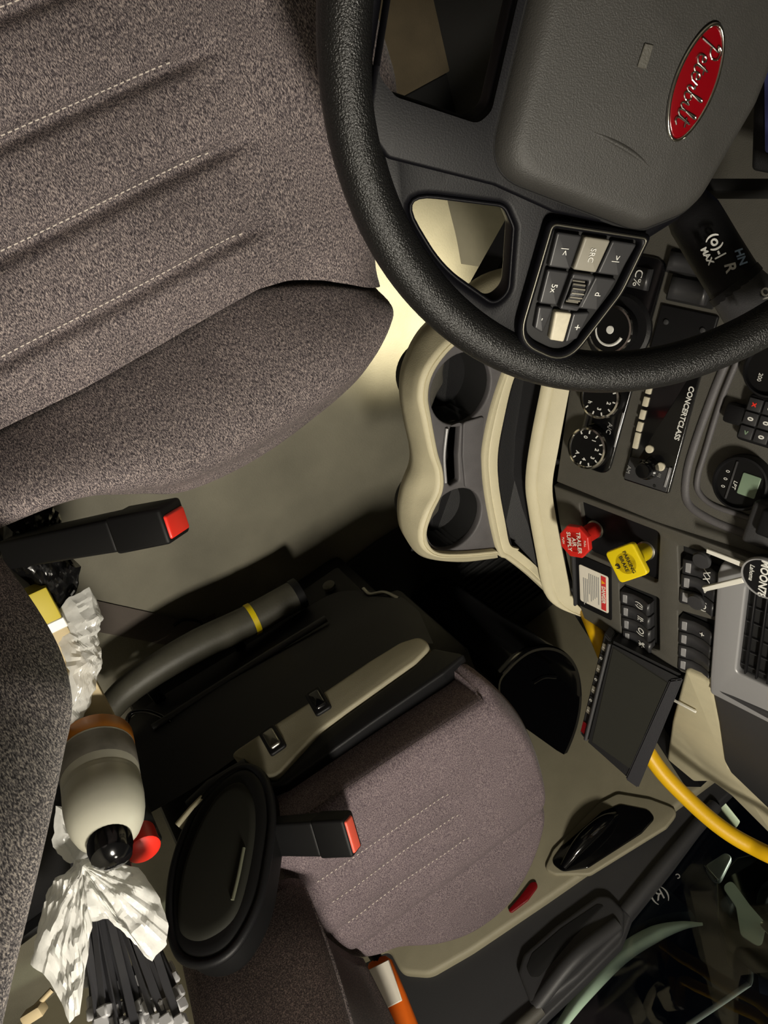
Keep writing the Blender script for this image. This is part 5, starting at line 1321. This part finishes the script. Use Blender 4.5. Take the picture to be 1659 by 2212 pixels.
ob('amber_base', lathe([(rb * 1.004, 0.004), (rb * 1.012, 0.005), (rb * 1.012, 0.022), (rb * 1.004, 0.023)], 36, (False, False)), 'amber_plastic', btl)
ob('grey_label', lathe([(rb * 1.004, 0.025), (rb * 1.010, 0.026), (rb * 1.010, 0.055), (rb * 1.004, 0.056)], 36, (False, False)), 'label_grey', btl)
ob('cap', lathe([(rb * 0.50, 0.130), (rb * 0.54, 0.132), (rb * 0.54, 0.144), (rb * 0.48, 0.154), (rb * 0.30, 0.160), (0.0, 0.162)], 28), 'black_gloss', btl)
rc = PD(312, 1838, 0.86)
rd_ = thing('red_cap_bottle', 'small black bottle with a red cap in the shade beside the white bottle', 'bottle', (rc.x, rc.y, ZL))
hz_ = max(0.05, rc.z - ZL)
ob('bottle_body', lathe([(0.020, 0.0), (0.022, 0.004), (0.022, hz_ - 0.030), (0.017, hz_ - 0.022)], 24), 'deep_black', rd_)
ob('cap', lathe([(0.019, hz_ - 0.028), (0.0195, hz_ - 0.026), (0.0190, hz_ - 0.002), (0.016, hz_), (0.0, hz_ + 0.001)], 24), 'bright_red', rd_)
# narrow white box with a yellow end, next to the driver seat back
ba, bb = PD(62, 1275, 0.80), PD(222, 1575, 0.865)
bxn = thing('slim_box', 'slim cream box with a yellow end wedged beside the driver seat back', 'box', ba)
zz = (bb - ba).normalized(); xx = V((0, 0, 1)).cross(zz).normalized() if abs(zz.z) < .9 else V((1, 0, 0))
mb = frame(ba, zz, xx)
L = (bb - ba).length
ob('box_body', box(L * 0.78, 0.035, 0.030, 0.002, 2, (L * 0.61, 0, 0)), 'cardboard', bxn, mb, world=True)
ob('box_end', box(L * 0.22, 0.034, 0.030, 0.002, 2, (L * 0.11, 0, 0)), 'label_yellow', bxn, mb, world=True)
ob('box_band', box(0.012, 0.037, 0.032, 0.001, 1, (L * 0.235, 0, 0)), 'white_plastic', bxn, mb, world=True)

def ridge(q, f, sd):
    return 1 - abs(NZ.noise((q + V((sd, sd * 0.7, -sd))) * f)) * 2.2
def crumple(path_px, nu, nv, amp, seed, name, mt, label, cat, D0, D1, bulge=0.03, parent=None, centre=None, fan=0.0):
    """crumpled plastic film: a flattened pouch whose outline follows a polygon, with sharp creases running through it"""
    P = [PD(px, py, dd) for (px, py, dd) in path_px]
    ring = []
    for i in range(len(P)):                     # straight, slightly kinked edges
        a, b = P[i], P[(i + 1) % len(P)]
        for k in range(6):
            t = k / 6; q = a.lerp(b, t)
            ring.append(q + V((NZ.noise(q * 160), NZ.noise(q * 160 + V((9, 0, 0))), 0)) * 0.0022)
    n = len(ring); c = sum(ring, V()) / n
    nrm = V((0, 0, 0))
    for i in range(n): nrm += (ring[i] - c).cross(ring[(i + 1) % n] - c)
    nrm.normalize()
    if nrm.dot(CAM - c) < 0: nrm = -nrm
    if centre: c = PD(*centre)
    vs = []; fs = []; rings = 26
    dirs = [V((NZ.noise(V((seed, i, 0))), NZ.noise(V((0, seed, i))), NZ.noise(V((i, 0, seed))))).normalized() for i in range(1, 8)]
    for side in (1, -1):
        off = len(vs)
        for r in range(rings + 1):
            s = 1 - r / rings
            for i, p in enumerate(ring):
                q = c.lerp(p, s)
                h = bulge * (1 - s ** 2.0) * (1 if side > 0 else 0.3) * side
                f = 0.0
                for k, dv in enumerate(dirs):       # long straight folds in several directions
                    u = q.dot(dv) * (45 + 22 * k) + NZ.noise(q * 14 + V((k, seed, 0))) * 1.6
                    tri = abs((u % 1.0) - 0.5) * 2
                    f += (tri - 0.5) * (1.0 / (1 + 0.45 * k)) * max(0, NZ.noise(q * 20 + V((seed, k * 3, 1))) + 0.35)
                f += 0.5 * ridge(q, 34, seed)
                if fan:
                    w_ = i / n * 17 + 0.8 * NZ.noise(V((i * 0.05, seed, s * 2)))
                    f = f * 0.95 + fan * (abs((w_ % 1) - 0.5) * 2 - 0.5) * min(1, s * 1.6) * (0.5 + NZ.noise(V((i * 0.09, seed, 4))))
                vs.append(q + nrm * (h + f * amp * (1 if side > 0 else 0.4) * min(1, (1 - s) * 6 + 0.2)))
        for r in range(rings):
            for i in range(n): j = (i + 1) % n; fs.append((off + r * n + i, off + r * n + j, off + (r + 1) * n + j, off + (r + 1) * n + i))
    me = mesh(vs, fs, True)
    bm = bmesh.new(); bm.from_mesh(me); bmesh.ops.remove_doubles(bm, verts=bm.verts, dist=1e-5)
    o = ob(name, from_bm(bm, True, 22), mt, parent)
    if parent is None: tag(o, label, cat)
    return o
crumple([(110, 1335, .82), (150, 1290, .82), (192, 1266, .83), (208, 1300, .84), (207, 1380, .85), (205, 1450, .85), (188, 1520, .84), (165, 1600, .82), (140, 1560, .80), (150, 1450, .80), (125, 1390, .81)], 0, 0, 0.010, 1.7, 'clear_plastic_bag', 'bag_film', 'crumpled clear plastic bag squeezed beside the driver seat back', 'plastic bag', 0, 0, 0.02)
crumple([(10, 1130, .80), (60, 1092, .81), (110, 1090, .82), (135, 1120, .82), (130, 1180, .82), (175, 1225, .83), (165, 1280, .84), (120, 1330, .84), (60, 1260, .82), (0, 1210, .80)], 0, 0, 0.016, 4.1, 'black_plastic_bag', 'bag_black', 'crumpled black plastic bag under the driver belt buckle', 'plastic bag', 0, 0, 0.025)

# zip ties standing in a white plastic bag
zb = PY(262, 1955, -0.06); zh = PY(312, 2160, -0.06)
base = V((zb.x, zb.y, ZL + 0.002))
ztg = 'black cable ties standing in the white bag'
tie_m = None
strap_m = box(0.0078, 0.0016, 1.0, 0.0, 1, (0, 0, 0.5))
head_m = box(0.0150, 0.0105, 0.0115, 0.0016, 1)
tail_m = box(0.004, 0.0058, 0.003, 0.0004, 1)
tops = []
rnd = random.Random(3)
for i in range(44):
    u = (i % 8) / 7.0; v_ = (i // 8) / 5.0
    px = lerp(215, 388, u) + rnd.uniform(-8, 8) - 20 * (1 - v_); py = lerp(2108, 2252, v_) + rnd.uniform(-9, 9) - 8 * u - 10
    if px > 372 and py < 2112: py += 14
    D = lerp(0.80, 0.73, v_) + rnd.uniform(-0.012, 0.012)
    tops.append(PD(px, py, D))
for i, tp_ in enumerate(tops):
    b = V((lerp(base.x, tp_.x, 0.35) + rnd.uniform(-0.012, 0.012), lerp(base.y, tp_.y, 0.45) + rnd.uniform(-0.012, 0.012), ZL + 0.001))
    z = (tp_ - b).normalized(); a = rnd.uniform(0, 2 * pi)
    x = V((cos(a), sin(a), 0)); x = (x - z * x.dot(z)).normalized()
    m4 = frame(b, x, z.cross(x))
    t = thing('cable_tie', 'black cable tie with a grey head standing in the white bag', 'cable tie', m4, ztg)
    Lz = (tp_ - b).length
    ob('strap', strap_m, 'tie_black', t, MX.Diagonal((1, 1, Lz, 1)))
    ob('head', head_m, None, t, T3(0, 0.001, Lz))
if not head_m.materials: head_m.materials.append(MT['tie_grey'])
crumple([(165, 1862, .80), (215, 1856, .80), (300, 1875, .80), (342, 1930, .79), (364, 1995, .78), (360, 2040, .77), (326, 2078, .76), (285, 2030, .75), (232, 1985, .745), (200, 1990, .74), (185, 2080, .73), (172, 2190, .72), (150, 2210, .72), (110, 2120, .735), (66, 2085, .745), (80, 2010, .76), (105, 1920, .78)], 0, 0, 0.011, 9.3, 'white_plastic_bag', 'bag_film_white', 'milky white plastic bag wrapped around the cable ties', 'plastic bag', 0, 0, 0.022, centre=(196, 1892, 0.775), fan=0.55)
crumple([(120, 1740, .80), (165, 1750, .82), (188, 1800, .83), (190, 1850, .82), (150, 1868, .80), (112, 1830, .79)], 0, 0, 0.008, 2.9, 'clear_plastic_bag', 'bag_film', 'clear plastic wrap between the white bottle and the driver seat back', 'plastic bag', 0, 0, 0.012)
# small cream clip at the very bottom left
cp = PD(70, 2185, 0.80)
ck = thing('cream_clip', 'cream plastic clip at the bottom left behind the white bag', 'clip', cp)
ob('clip_body', box(0.024, 0.012, 0.016, 0.003, 2), 'cardboard', ck, frame(PD(74, 2188, 0.80), R_ * 0.8 - D_ * 0.5, -R_ * 0.5 - D_ * 0.8), world=True)
ob('clip_stem', tube([PD(72, 2180, 0.80), PD(112, 2138, 0.81)], 0.003, 8), 'cardboard', ck, world=True)

# ------------------------------------------------------------------ dome lamps on the headliner
for i, (l, p) in enumerate(LAMPS):
    t = thing('dome_lamp', ['ceiling dome lamp above the gap between the seats', 'ceiling dome lamp above the passenger seat'][i], 'lamp', (l[0], l[1], ZC))
    ob('housing', box(0.16, 0.26, 0.016, 0.005, 2), 'white_plastic', t, T3(0, 0, -0.008))
    ob('lens', box(0.12, 0.21, 0.010, 0.004, 2), 'lamp_lens', t, T3(0, 0, -0.021))
# courtesy lamp in the footwell, under the dash
t = thing('footwell_lamp', 'small courtesy lamp under the dash lighting the floor', 'lamp', FOOT)
ob('housing', lathe([(0.0, 0.012), (0.028, 0.012), (0.028, -0.004), (0.022, -0.006)], 24), 'black_plastic', t)
ob('lens', lathe([(0.022, 0.0), (0.022, -0.002), (0.0, -0.002)], 24), 'lamp_lens', t)
ob('bracket', tube([(0, 0, 0.010), (0.01, 0, 0.10), (0.03, 0, 0.24)], 0.008, 10), 'black_plastic', t)
